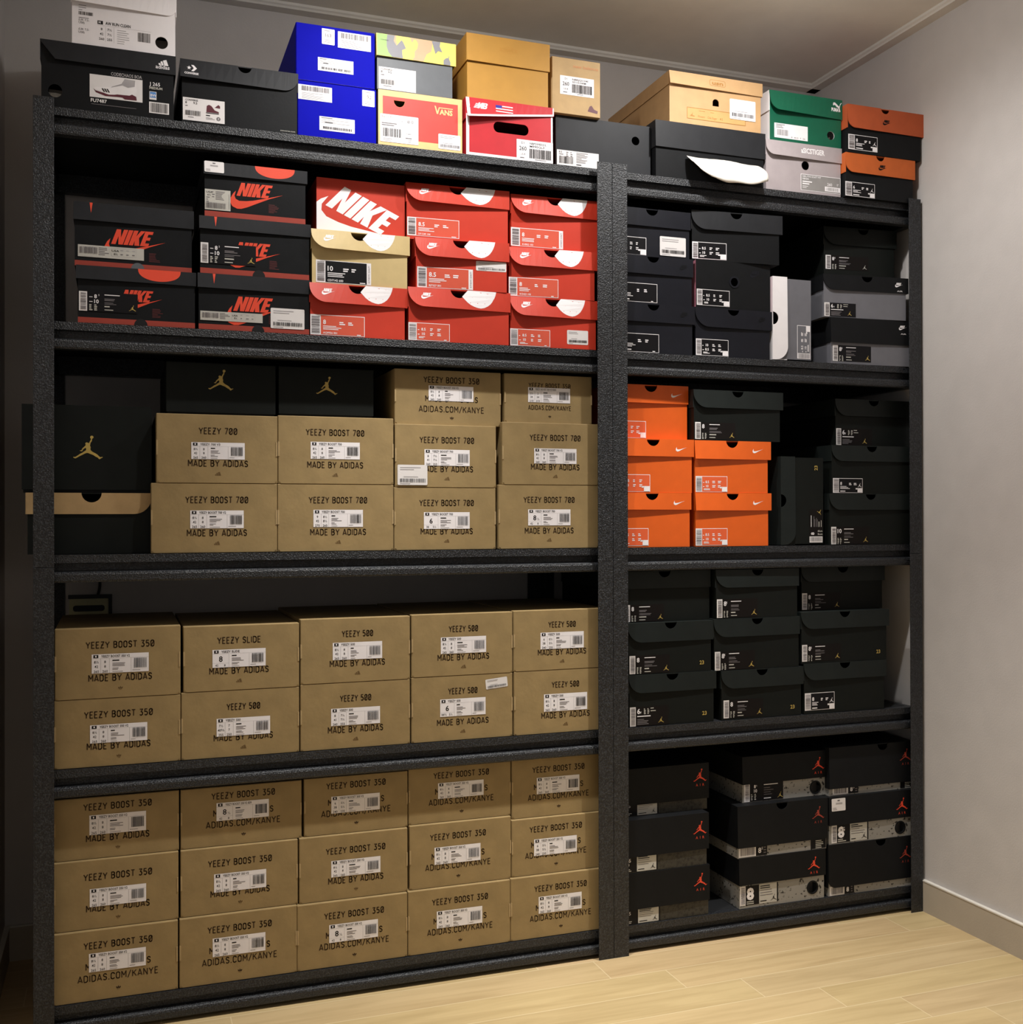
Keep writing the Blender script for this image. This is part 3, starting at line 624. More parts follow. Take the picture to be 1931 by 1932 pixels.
def sticker(I, rect, kind, name='size_label', fn=None, base_l=2, label=None, **k):
    u0, v0, u1, v1 = rect; v0 = max(v0, .0012)
    P = Print(fn or I['front'], base_l); B = Print(fn or I['front'], base_l + 3)
    LABELS[kind](P, B, u0, v0, u1 - u0, v1 - v0, hash_(I['n'] + kind), **k)
    o = P.build(name, I['r'])
    if label: o['label'] = label
    if B.mb.f: B.build('barcode', o)
    return o
def hash_(s): return sum((i+3)*ord(c) for i, c in enumerate(s))

# ---- label designs (rect origin u,v size w,h)
def lab_kraft(P, B, u, v, w, h, sd, title='', nums=None, big=None):
    X = lambda a: u + a*w
    Y = lambda b: v + b*h
    P.rect(u, v, X(1), Y(1), 'white')
    P.rect(X(.03), Y(.80), X(.115), Y(.965), 'ink', 1); P.rect(X(.06), Y(.84), X(.085), Y(.93), 'white', 2)
    P.text(title, X(.165), Y(.82), .125*h, 'ink', 1, .012, width=min(.5, .031*len(title))*w)
    P.rect(u, Y(.765), X(1), Y(.772), 'ink_light', 1); P.rect(X(.685), v, X(.689), Y(.765), 'ink_light', 1); P.rect(X(.305), v, X(.309), Y(.765), 'ink_light', 1)
    if big:
        P.text(big[0], X(.155), Y(.33), .30*h, 'ink', 1, .015, 'c')
        if len(big) > 3: P.text(big[3], X(.235), Y(.33), .15*h, 'ink', 1, 0, 'c')
        P.text(big[1], X(.08), Y(.06), .12*h, 'ink', 1, 0, 'c'); P.text(big[2], X(.23), Y(.06), .12*h, 'ink', 1, 0, 'c'); P.rect(u, Y(.235), X(.305), Y(.242), 'ink_light', 1)
    else:
        P.rect(X(.155), v, X(.159), Y(.765), 'ink_light', 1)
        for j, (a, b) in enumerate(nums or (('8\u00bd', '8'), ('42', '8'), ('265', '260'))):
            yy = Y((.53, .29, .03)[j]); P.text(a, X(.08), yy, .13*h, 'ink', 1, .005, 'c'); P.text(b, X(.232), yy, .13*h, 'ink', 1, .005, 'c')
    P.micro(X(.36), Y(.68), .13*w, 1, 1, .06*h, 'ink', 1, sd); P.micro(X(.36), Y(.52), .24*w, 3, .07*h, .03*h, 'ink_grey', 1, sd)
    P.micro(X(.36), Y(.26), .14*w, 2, .07*h, .03*h, 'ink_grey', 1, sd+1); P.micro(X(.36), Y(.08), .2*w, 1, 1, .03*h, 'ink_light', 1, sd); P.micro(X(.71), Y(.12), .15*w, 1, 1, .03*h, 'ink_light', 1, sd)
    B.bars(X(.74), Y(.22), X(.965), Y(.74), 'ink', 0, sd)
def lab_outline(P, B, u, v, w, h, sd, name='', size='8', size2=None, m='red_label', mt='white', strip=.17, band=0, code='', tab=False, man=False, bar='white'):
    X = lambda a: u + a*w
    Y = lambda b: v + b*h
    P.rect(u, v, X(1), Y(1), mt); s = strip; t = .0012
    P.rect(X(s), v + t, X(1-band) - t, Y(1) - t, m, 1)
    e = 1 - s - band; C = lambda a: X(s + a*e)
    if band:
        P.rect(X(1-band)+.0005, v + .001, X(1)-.0005, Y(1) - .001, 'white', 1)
        P.text('AUTHENTIC QUALITY', X(1-band*.35), v + .004, band*w*.4, 'ink_grey', 2, rot=90, width=h*.8)
    if name: P.text(name, C(.05), Y(.84), .085*h, mt, 2, .012, width=min(.68, .036*len(name))*w*e)
    if size2:
        P.text(size, C(.20), Y(.56), .15*h, mt, 2, .02, 'c'); P.text(size2, C(.20), Y(.30), .15*h, mt, 2, .02, 'c')
        for k in range(2): 
            for j in range(2): P.micro(C(.40 + .22*k), Y(.70 - .27*j), .13*w*e, 2, .09*h, .05*h, mt, 2, sd+k+j)
        P.micro(C(.03), Y(.62), .07*w*e, 1, 1, .04*h, mt, 2, sd); P.micro(C(.03), Y(.36), .07*w*e, 1, 1, .04*h, mt, 2, sd+2)
        P.micro(C(.06), Y(.22), .3*w*e, 2, .06*h, .035*h, mt, 2, sd)
    else:
        P.text(size, C(.05), Y(.54), .21*h, mt, 2, .02)
        for k in range(2): P.micro(C(.42 + .2*k), Y(.68), .13*w*e, 2, .09*h, .055*h, mt, 2, sd+k)
        P.micro(C(.05), Y(.46), .42*w*e, 3, .075*h, .035*h, mt, 2, sd)
        if code: P.text(code, C(.05), Y(.07), .095*h, mt, 2, .012)
        else: P.micro(C(.05), Y(.15), .34*w*e, 1, 1, .06*h, mt, 2, sd)
    if tab: P.rect(C(.78), v + t, X(1-band)-t, Y(.33), mt, 2); P.rect(C(.70), Y(.24), C(.79), Y(.33), mt, 2)
    else: P.micro(C(.82), Y(.09), .13*w*e, 1, 1, .04*h, mt, 2, sd)
    if man: P.shape(LEAPER, C(.87), Y(.53), .28*h, 'white', 2)
    B.bars(X(.022), Y(.08), X(s - .018), Y(.94), 'ink_grey', 0, sd, True, 22)
def lab_dark(P, B, u, v, w, h, sd, size='8', sup='', m='brownblack', kids=False, two=None, mc='gold', mark=True):
    X = lambda a: u + a*w
    Y = lambda b: v + b*h
    P.rect(u, v, X(1), Y(1), m); P.rect(u, v, u + .0148, Y(1), 'paper_white', 1)
    B.bars(u + .003, Y(.07), u + .0130, Y(.93), 'ink_grey', 0, sd, True, 22)
    q = u + .0185
    if two:
        P.text(size, q + .009, Y(.68), .19*h, 'white', 1, .02); P.text(two, q + .009, Y(.42), .19*h, 'white', 1, .02)
        if sup: P.text(sup, q + .0165, Y(.80), .09*h, 'white', 1)
        P.rect(q, Y(.72), q + .006, Y(.75), 'white', 1); P.rect(q, Y(.48), q + .006, Y(.51), 'white', 1)
        P.micro(q, Y(.35), .006, 4, .085*h, .05*h, 'paper_grey', 1, sd); P.micro(q + .009, Y(.35), .006, 4, .085*h, .05*h, 'paper_grey', 1, sd+1)
        a = X(.43)
    elif kids:
        P.text(size, q, Y(.64), .26*h, 'white', 1, .02); P.text('Y', q + .0068, Y(.64), .11*h, 'white', 1, .01)
        P.micro(q + .017, Y(.9), .005, 4, .08*h, .05*h, 'paper_grey', 1, sd); P.micro(q + .026, Y(.9), .005, 4, .08*h, .05*h, 'paper_grey', 1, sd+1)
        P.micro(q + .034, Y(.92), .014, 2, .14*h, .04*h, 'paper_grey', 1, sd); P.rect(q, Y(.48), q + .034, Y(.53), 'white', 1)
        P.micro(q, Y(.36), .03, 4, .08*h, .04*h, 'ink_grey', 1, sd); a = None
    else:
        P.text(size, q, Y(.64), .24*h, 'white', 1, .02)
        if sup: P.text(sup, q + .0066*(1 + (len(size) > 1)), Y(.76), .11*h, 'white', 1, .01)
        P.micro(q, Y(.36), .0045, 5, .075*h, .045*h, 'paper_grey', 1, sd); P.micro(q + .0075, Y(.36), .0045, 5, .075*h, .045*h, 'paper_grey', 1, sd+1)
        a = u + .038
    if a:
        P.rect(a, Y(.85), a + .028, Y(.89), 'white', 1)
        P.micro(a, Y(.68), .028, 2, .07*h, .04*h, 'ink_grey', 1, sd); P.micro(a, Y(.48), .034, 2, .07*h, .03*h, 'ink_grey', 1, sd+4)
        P.micro(a, Y(.3), .02, 1, 1, .06*h, 'paper_grey', 1, sd+4); P.rect(a, Y(.08), a + .016, Y(.12), 'paper_grey', 1)
    if mark: P.shape(LEAPER, X(.91) if not kids else X(.80), Y(.26), .30*h, mc, 1)
def lab_price(P, B, u, v, w, h, sd, m='paper_white', tilt=0, head=True):
    P.poly(rrect(u, v, u+w, v+h, .0022), m)
    if head: P.micro(u + .08*w, v + .88*h, .72*w, 2, .1*h, .035*h, 'ink_light', 1, sd)
    B.bars(u + .08*w, v + .14*h, u + .94*w, v + .32*h, 'ink', 0, sd, n=34); P.micro(u + .2*w, v + .42*h, .5*w, 1, 1, .03*h, 'ink_light', 1, sd); P.micro(u + .08*w, v + .08*h, .35*w, 1, 1, .03*h, 'ink_light', 1, sd)
def lab_small(P, B, u, v, w, h, sd, m='paper_white'):
    P.poly(rrect(u, v, u+w, v+h, .0022), m); P.micro(u + .42*w, v + .88*h, .2*w, 1, 1, .1*h, 'ink_grey', 1, sd); P.micro(u + .3*w, v + .66*h, .55*w, 1, 1, .12*h, 'ink_light', 1, sd); P.micro(u + .08*w, v + .28*h, .3*w, 2, .12*h, .06*h, 'ink_light', 1, sd)
def lab_strip(P, B, u, v, w, h, sd):
    P.rect(u, v, u+w, v+h, 'paper_grey'); X = lambda a: u + a*w
    B.bars(X(.03), v + .3*h, X(.29), v + .85*h, 'ink_grey', 0, sd, n=20)
    P.micro(X(.31), v + .85*h, .17*w, 5, .14*h, .06*h, 'ink_grey', 1, sd)
    P.text('USA', X(.51), v + .58*h, .17*h, 'ink', 1, .01, sx=1.3); P.text('8\u00bd', X(.54), v + .3*h, .17*h, 'ink', 1, .01)
    for k in range(3): P.micro(X(.64 + .09*k), v + .78*h, .06*w, 1, 1, .08*h, 'ink_light', 1, sd+k); P.micro(X(.64 + .09*k), v + .42*h, .05*w, 1, 1, .08*h, 'ink_grey', 1, sd+k)
    P.frame(X(.5), v + .2*h, X(.88), v + .9*h, .0003, 'ink_light', 1)
def lab_usa(P, B, u, v, w, h, sd):
    P.rect(u, v, u+w, v+h, 'paper_grey'); X = lambda a: u + a*w
    P.text('USA', X(.06), v + .82*h, .08*h, 'ink', 1, .01, sx=1.4); P.text('6\u00bd', X(.10), v + .68*h, .09*h, 'ink', 1, .01)
    for k in range(3): P.micro(X(.06), v + (.62 - .1*k)*h, .14*w, 1, 1, .04*h, 'ink_grey', 1, sd+k); P.micro(X(.28), v + (.9 - .12*k)*h, .1*w, 1, 1, .04*h, 'ink_grey', 1, sd+k+5)
    P.micro(X(.42), v + .92*h, .4*w, 8, .055*h, .022*h, 'ink_grey', 1, sd); P.text('AUTHENTIC QUALITY', X(.96), v + .08*h, .04*h, 'ink_grey', 1, rot=90, width=.75*h)
    B.bars(X(.05), v + .08*h, X(.82), v + .36*h, 'ink_grey', 0, sd)
def lab_260(P, B, u, v, w, h, sd, a='D3', c1='', c2=''):
    P.poly(rrect(u, v, u+w, v+h, .001), 'white'); X = lambda t: u + t*w
    Y = lambda t: v + t*h
    P.text(a, X(.17), Y(.80), .10*h, 'ink', 1, 0, 'c'); P.text('260', X(.17), Y(.48), .20*h, 'ink', 1, .008, 'c', .9); P.text('US 8', X(.17), Y(.26), .09*h, 'ink', 1, 0, 'c'); P.micro(X(.09), Y(.15), .2*w, 1, 1, .045*h, 'ink_grey', 1, 3)
    P.text(c1, X(.36), Y(.80), .10*h, 'ink', 1, .01, width=.46*w); P.text(c2, X(.36), Y(.66), .10*h, 'ink', 1, .01, width=.40*w)
    B.bars(X(.35), Y(.14), X(.95), Y(.60), 'ink', 0, sd); P.micro(X(.5), Y(.10), .35*w, 1, 1, .03*h, 'ink_grey', 1, sd)
def lab_shipping(P, B, u, v, w, h, sd, low=False):
    P.rect(u, v, u+w, v+h, 'white')
    if low:
        P.micro(u + .05*w, v + .93*h, .35*w, 1, 1, .05*h, 'ink_grey', 1, sd); P.micro(u + .05*w, v + .8*h, .85*w, 3, .11*h, .03*h, 'ink_light', 1, sd); P.micro(u + .15*w, v + .62*h, .25*w, 1, 1, .06*h, 'ink', 1, sd)
        B.bars(u + .1*w, v + .12*h, u + .92*w, v + .3*h, 'ink', 0, sd, n=40)
    else:
        B.bars(u + .1*w, v + .6*h, u + .92*w, v + .93*h, 'ink_grey', 0, sd, n=34); P.micro(u + .1*w, v + .48*h, .7*w, 5, .09*h, .035*h, 'ink_light', 1, sd)
def lab_num(P, B, u, v, w, h, sd, t=''):
    P.poly(rrect(u, v, u+w, v+h, .0014), 'white'); P.text(t, u + w/2, v + .48*h, .22*h, 'ink_grey', 1, 0, 'c'); P.micro(u + .2*w, v + .9*h, .6*w, 1, 1, .05*h, 'ink_light', 1, sd); P.micro(u + .2*w, v + .3*h, .6*w, 2, .12*h, .04*h, 'ink_light', 1, sd)
def lab_star(P, B, u, v, w, h, sd, pic=True):
    P.rect(u, v, u+w, v+h, 'paper_white'); X = lambda t: u + t*w
    Y = lambda t: v + t*h
    P.text('CONVERSE', X(.06), Y(.86), .08*h, 'ink', 1, .012, width=.3*w); P.text('8', X(.06), Y(.73), .1*h, 'ink', 1, .012); P.text('9.5', X(.25), Y(.73), .1*h, 'ink', 1, .012)
    P.micro(X(.06), Y(.66), .1*w, 1, 1, .04*h, 'ink_grey', 1, sd); B.bars(X(.06), Y(.22), X(.42), Y(.44), 'ink', 0, sd); P.micro(X(.12), Y(.16), .25*w, 1, 1, .03*h, 'ink_grey', 1, sd)
    if pic:
        P.poly([(X(.56), Y(.44)), (X(.86), Y(.44)), (X(.86), Y(.50)), (X(.76), Y(.56)), (X(.68), Y(.74)), (X(.62), Y(.78)), (X(.57), Y(.72))], 'maroon', 1)
        P.rect(X(.55), Y(.39), X(.86), Y(.425), 'ink', 1); P.poly([(X(.76), Y(.68)), (X(.89), Y(.66)), (X(.89), Y(.76)), (X(.85), Y(.82))], 'maroon', 1)
        P.micro(X(.55), Y(.32), .18*w, 1, 1, .045*h, 'ink', 1, sd); P.micro(X(.55), Y(.2), .28*w, 2, .05*h, .02*h, 'ink_grey', 1, sd); P.poly(circ(X(.85), Y(.19), .05*w, 14), 'ink_grey', 1); P.text('Z', X(.85), Y(.15), .08*h, 'white', 2, .01, 'c')
def lab_vans(P, B, u, v, w, h, sd):
    P.poly(rrect(u, v, u+w, v+h, .002), 'white'); X = lambda t: u + t*w
    Y = lambda t: v + t*h
    P.text('Slip-On Pro', X(.04), Y(.88), .06*h, 'logo_red', 1, width=.32*w); P.text('M', X(.56), Y(.76), .05*h, 'ink_grey', 1); P.text('8.0', X(.71), Y(.75), .115*h, 'ink_grey', 1, width=.16*w)
    P.rect(X(.04), Y(.745), X(.48), Y(.75), 'ink_light', 1); P.micro(X(.04), Y(.69), .6*w, 2, .07*h, .03*h, 'ink_grey', 1, sd); B.bars(X(.08), Y(.2), X(.55), Y(.5), 'ink', 0, sd, n=16)
    P.poly([(X(.61), Y(.38)), (X(.75), Y(.35)), (X(.92), Y(.41)), (X(.75), Y(.365))], 'ink_grey', 1)
    P.micro(X(.66), Y(.22), .25*w, 1, 1, .03*h, 'ink_grey', 1, sd); P.micro(X(.72), Y(.15), .15*w, 2, .06*h, .02*h, 'ink_light', 1, sd); P.micro(X(.08), Y(.13), .35*w, 2, .06*h, .02*h, 'ink_light', 1, sd)
def lab_plain(P, B, u, v, w, h, sd, m='paper_white', nums=''):
    P.rect(u, v, u+w, v+h, m); X = lambda t: u + t*w
    Y = lambda t: v + t*h
    P.micro(X(.05), Y(.93), .4*w, 3, .1*h, .04*h, 'ink_grey', 1, sd); B.bars(X(.08), Y(.18), X(.40), Y(.58), 'ink_grey', 0, sd, n=18); P.text(nums, X(.5), Y(.08), .1*h, 'ink_grey', 1, 0, width=.42*w)
def lab_cols(P, B, u, v, w, h, sd):
    P.rect(u, v, u+w, v+h, 'paper_white'); X = lambda t: u + t*w
    Y = lambda t: v + t*h
    P.text('8.5', X(.05), Y(.80), .13*h, 'ink', 1, .01); P.micro(X(.05), Y(.74), .1*w, 1, 1, .05*h, 'ink_grey', 1, sd); P.micro(X(.22), Y(.9), .05*w, 3, .12*h, .06*h, 'ink_grey', 1, sd); P.micro(X(.32), Y(.9), .05*w, 3, .12*h, .06*h, 'ink_grey', 1, sd+1)
    B.bars(X(.06), Y(.12), X(.38), Y(.60), 'ink', 0, sd, n=16); P.rect(X(.42), v, X(.423), Y(1), 'ink_light', 1); P.micro(X(.46), Y(.92), .28*w, 8, .09*h, .04*h, 'ink_grey', 1, sd); P.micro(X(.46), Y(.14), .12*w, 1, 1, .06*h, 'ink', 1, sd)
def lab_grey(P, B, u, v, w, h, sd):
    P.rect(u, v, u+w, v+h, 'white'); X = lambda t: u + t*w
    Y = lambda t: v + t*h
    P.rect(u + .0013, v + .0013, X(1) - .0013, Y(1) - .0013, 'asics_label', 1)
    P.text('GEL-MAI KNIT MT', X(.04), Y(.82), .095*h, 'white', 2, .012, width=.46*w); P.text('H8H2N', X(.04), Y(.67), .10*h, 'white', 2, .012); P.micro(X(.04), Y(.58), .34*w, 2, .13*h, .07*h, 'white', 2, sd); P.micro(X(.04), Y(.28), .2*w, 2, .09*h, .03*h, 'white', 2, sd)
    P.text('260', X(.66), Y(.44), .17*h, 'white', 2, .012); P.micro(X(.9), Y(.6), .07*w, 2, .08*h, .03*h, 'white', 2, sd); P.rect(X(.6), Y(.09), X(.985), Y(.38), 'white', 2); B.bars(X(.64), Y(.14), X(.95), Y(.33), 'asics_label', 0, sd, n=20)
def lab_cement(P, B, u, v, w, h, sd, size='8', sup='', white=True, slim=False):
    X = lambda t: u + t*w
    Y = lambda t: v + t*h
    if slim:
        P.rect(u, v, X(.6), Y(1), 'paper_white'); B.bars(X(.06), Y(.14), X(.55), Y(.86), 'ink_grey', 0, sd, n=18); P.rect(X(.6), v, X(1), Y(1), 'label_black'); P.text(size, X(.68), Y(.25), .5*h, 'white', 1, .02); P.text(sup, X(.8), Y(.55), .25*h, 'white', 1); P.micro(X(.87), Y(.8), .1*w, 3, .25*h, .1*h, 'ink_grey', 1, sd)
        return
    P.rect(u, v, u + .0155, Y(1), 'paper_white'); B.bars(u + .003, Y(.1), u + .0135, Y(.92), 'ink_grey', 0, sd, True, 18)
    e = X(.5) if white else X(1)
    P.rect(u + .0155, v, e, Y(1), 'label_black')
    if white:
        P.text(size, u + .0185, Y(.30), .56*h, 'white', 1, .05); P.text(sup, u + .0335, Y(.62), .22*h, 'white', 1, .01); P.micro(u + .0185, Y(.2), .024, 2, .1*h, .05*h, 'paper_grey', 1, sd)
        P.rect(e, v, X(.965), Y(1), 'paper_grey'); P.rect(X(.965), v, X(1), Y(1), 'label_black'); P.micro(e + .003, Y(.92), .034, 2, .1*h, .05*h, 'ink', 1, sd); P.micro(e + .003, Y(.7), .04, 3, .13*h, .03*h, 'ink_grey', 1, sd); P.micro(e + .003, Y(.15), .022, 1, 1, .05*h, 'ink', 1, sd); P.shape(LEAPER, X(.88), Y(.25), .32*h, 'ink', 1)
    else:
        P.text('8', u + .027, Y(.72), .17*h, 'white', 1, .02); P.text('5', u + .0335, Y(.8), .08*h, 'white', 1); P.text('10', u + .027, Y(.48), .17*h, 'white', 1, .02); P.micro(u + .019, Y(.4), .006, 4, .09*h, .05*h, 'paper_grey', 1, sd); P.micro(u + .028, Y(.4), .006, 4, .09*h, .05*h, 'paper_grey', 1, sd+1)
        P.rect(X(.5), Y(.84), X(.86), Y(.88), 'white', 1); P.micro(X(.5), Y(.7), .034, 4, .12*h, .03*h, 'ink_grey', 1, sd); P.rect(X(.5), Y(.1), X(.68), Y(.14), 'white', 1); P.shape(LEAPER, X(.92), Y(.24), .3*h, 'gold', 1)
LABELS = {k[4:]: v for k, v in list(globals().items()) if k.startswith('lab_')}

# ------------------------------------------------------------------ kraft boxes of the left rack
def clip(pts, w, h):
    for ax, lim, sg in ((0, 0, 1), (0, w, -1), (1, 0, 1), (1, h, -1)):
        o = []
        for i, p in enumerate(pts):
            q = pts[i-1]; a, b = (q[ax]-lim)*sg, (p[ax]-lim)*sg
            if (a < 0) != (b < 0):
                t = a/(a-b); o.append((q[0]+(p[0]-q[0])*t, q[1]+(p[1]-q[1])*t))
            if b >= 0: o.append(p)
        pts = o
    return pts
def mark_bars(P, u, v, h, m):
    """three slanted bars climbing to the right"""
    for k, (x0, x1, y1) in enumerate(((-.75, -.42, .36), (-.36, .02, .72), (.08, .75, 1.0))):
        sl = .55
        P.poly([(u + (x0 + .02)*h, v), (u + x1*h, v), (u + (x1 - sl*y1*.6)*h, v + y1*h), (u + (x0 - sl*y1*.35)*h, v + y1*h*.82)], m)
def mark_trefoil(P, u, v, h, m):
    for a in (-38, 0, 38):
        t = math.radians(a); c, s = math.cos(t), math.sin(t)
        pts = []
        for i in range(14):
            q = 2*math.pi*i/14; x, y = .19*math.cos(q), .62 + .36*math.sin(q); pts.append((u + (x*c + y*s)*h*.9, v + (-x*s + y*c)*h*.9))
        P.poly(pts, m)
    P.rect(u - .36*h, v + .1*h, u + .36*h, v + .17*h, 'kraft', 1); P.rect(u - .3*h, v, u + .3*h, v + .06*h, m)
def kraft_box(n, line, title, com=False, three=False, nums=None, big=None, label='', tri=True):
    I = base(n, label, 'kraft shoeboxes on the left rack'); w, h, d = I['w'], I['h'], I['d']; r = I['r']
    mb = MB(); mb.box(-w/2, w/2, -d/2 + .0006, d/2, 0, h, 'kraft'); mb.build('box_body', r, None, .0014)
    mb = MB(); prism(mb, [[(.006, .0008), (w - .006, .0008), (w - .004, .004), (w - .0012, .004), (w - .0012, h - .0012), (.0012, h - .0012), (.0012, .004), (.004, .004)]], lambda u, v: (u - w/2, -d/2, v), .0012, 'kraft', 'kraft_edge'); mb.build('end_flap', r)
    for s in (0, 1):
        mb = MB(); a = .0002 if s == 0 else w - .0032
        prism(mb, [[(a, h*.40), (a + .003, h*.40 + .001), (a + .003, h*.62 - .001), (a, h*.62)]], lambda u, v: (u - w/2, -d/2 - .0009, v), .0016, 'kraft_edge'); mb.build('locking_tab', r)
    e = max(0, h - .1335); P = Print(I['front'], 1); L = LAB[n]; uc = (L[0] + L[2])/2 + (.0015 if com else 0); k = .80 if n == 'Yj' else 1.
    wl = {'YEEZY BOOST 700': .1215, 'YEEZY BOOST 350': .1255, 'YEEZY 700': .0745, 'YEEZY 500': .0655, 'YEEZY SLIDE': .085}[line]*k
    dl = com and h < .125
    l1 = (.0840 if n == 'Yj' else .0975 if n == 'Yi' else .1005 + (.004 if com and h > .13 else 0) + e)
    def put(name):
        nonlocal P
        P.build(name, r); P = Print(I['front'], 1)
    P.stroke(line, uc, l1 - .0068*k, .0138*k, wl, 'kraft_ink'); put('lettering')
    if com:
        c = .0345 if n in ('Yj', 'Yi') else .0435
        P.stroke('ADIDAS.COM/KANYE', uc, c - .0068*k, .0138*k, .147*(.7 if n == 'Yj' else 1), 'kraft_ink', 0, .14); put('lettering')
        if n != 'Yj': P.stroke('MADE BY ADIDAS', uc, c + .0222 - .0065, .0135, .119, 'kraft_ink'); put('lettering')
        mark_trefoil(P, uc, .0125 if n in ('Yj', 'Yi') else .0165, .0075*k, 'kraft_ink')
    else:
        P.stroke('MADE BY ADIDAS', uc, .0395 - .0068, .0138, .1165, 'kraft_ink'); put('lettering')
        (mark_bars if tri else mark_trefoil)(P, uc, .0155, .0075, 'kraft_ink_soft')
    P.build('logo', r)
    sticker(I, L, 'kraft', base_l=3, title=title, nums=nums, big=big)
    return I
def KL(look, pos, st, sh): return f'{look}, {pos} of the {st} stack, {sh} shelf of left rack'
B5 = ('bottom', 'second', 'third', 'fourth')
Q = [('8', '7\u00bd'), ('41', '7\u00bd'), ('260', '255')]
A, C_, D_ = 'YEEZY BOOST 350', 'YEEZY BOOST 700', 'YEEZY 500'
V2 = 'YEEZY BOOST 350 V2'
for n, line, title, kw, pos, st in (
  ('B3', A, V2, dict(com=1), 'bottom', 'leftmost'), ('B2', A, V2, dict(tri=0), 'middle', 'leftmost'), ('B1', A, V2, dict(tri=0), 'top', 'leftmost'),
  ('B6', A, V2, dict(com=1), 'bottom', 'second'), ('B5', A, V2, dict(tri=0), 'middle', 'second'), ('B4', A, V2 + ' B39', dict(com=1, big=('8', '42', '8', '\u00bd')), 'top', 'second'),
  ('B9', A, V2, dict(com=1, big=('8', '42', '8', '\u00bd')), 'bottom', 'third'), ('B8', A, V2, dict(tri=0), 'middle', 'third'), ('B7', A, V2, dict(com=1, nums=[('6', '5\u00bd'), ('38', '5\u00bd'), ('240', '235')]), 'top', 'third'),
  ('B12', A, V2, dict(com=1), 'bottom', 'fourth'), ('B11', A, V2, dict(com=1), 'middle', 'fourth'), ('B10', A, V2, dict(com=1), 'top', 'fourth'),
  ('B15', A, V2, dict(com=1), 'bottom', 'rightmost'), ('B14', A, V2, dict(com=1, nums=[('6', '5\u00bd'), ('38', '5\u00bd'), ('240', '235')]), 'middle', 'rightmost'), ('B13', A, V2, dict(com=1), 'top', 'rightmost')):
    look = 'kraft box with big 8 label' if 'big' in kw else 'brown kraft shoebox'
    kraft_box(n, line, title, label=KL(look, pos, st, 'bottom'), **kw)
for n, line, title, kw, pos, st in (
  ('S2', A, V2, dict(tri=0), 'lower', 'leftmost'), ('S1', A, V2, dict(tri=0), 'upper', 'leftmost'),
  ('S4', D_, D_, dict(nums=[('7\u00bd', '7'), ('40\u2154', '7'), ('255', '250')]), 'lower', 'second'), ('S3', 'YEEZY SLIDE', 'YEEZY SLIDE', dict(big=('8', '42', '8')), 'upper', 'second'),
  ('S6', D_, D_, dict(nums=Q), 'lower', 'third'), ('S5', D_, D_, {}, 'upper', 'third'), ('S8', D_, D_, dict(big=('6', '38\u2154', '5\u00bd')), 'lower', 'fourth'), ('S7', D_, D_, {}, 'upper', 'fourth'),
  ('S10', D_, D_, {}, 'lower', 'rightmost'), ('S9', D_, D_, dict(nums=[('6', '5\u00bd'), ('38', '5\u00bd'), ('240', '235')]), 'upper', 'rightmost')):
    look = {'S8': 'kraft shoebox with tilted price sticker', 'S3': 'kraft box with big 8 label'}.get(n, 'brown kraft shoebox')
    I = kraft_box(n, line, title.replace('\u2154', ''), label=KL(look, pos, st, 'second'), **kw)
    if n == 'S8': sticker(I, (.1665, .1075, .2165, .1290), 'price', 'price_sticker', fn=lambda u, v, I=I: I['front'](u - (v - .118)*.10, v + (u - .19)*.10), base_l=2)
for n, line, title, kw, pos, st in (
  ('Yb', C_, C_ + ' V2', {}, 'bottom', 'second'), ('Ya', 'YEEZY 700', 'YEEZY 700 V3', {}, 'middle', 'second'), ('Yd', C_, C_, dict(nums=[('9', '8\u00bd'), ('42', '8\u00bd'), ('270', '265')]), 'bottom', 'third'), ('Yc', C_, C_, {}, 'middle', 'third'),
  ('Yf', C_, C_, dict(big=('6', '38', '5\u00bd')), 'bottom', 'fourth'), ('Ye', C_, C_, dict(nums=Q), 'middle', 'fourth'), ('Yi', A, V2, dict(com=1), 'top', 'fourth'),
  ('Yh', C_, C_, dict(big=('8', '42', '8', '\u00bd')), 'bottom', 'rightmost'), ('Yg', C_, C_ + ' V2', {}, 'middle', 'rightmost'), ('Yj', A, V2 + ' KIDS', dict(com=1, nums=[('2\u00bd', '2'), ('34', '34'), ('210', '210')]), 'top', 'rightmost')):
    look = {'Ye': 'kraft shoebox with white price sticker', 'Yj': 'smaller kraft shoebox', 'Yf': 'kraft box with big 6 label', 'Yh': 'kraft box with big 8 label'}.get(n, 'brown kraft shoebox')
    I = kraft_box(n, line, title, label=KL(look, pos, st, 'third'), **kw)
    if n == 'Ye': sticker(I, EXT['Ye'], 'price', 'price_sticker', base_l=8)

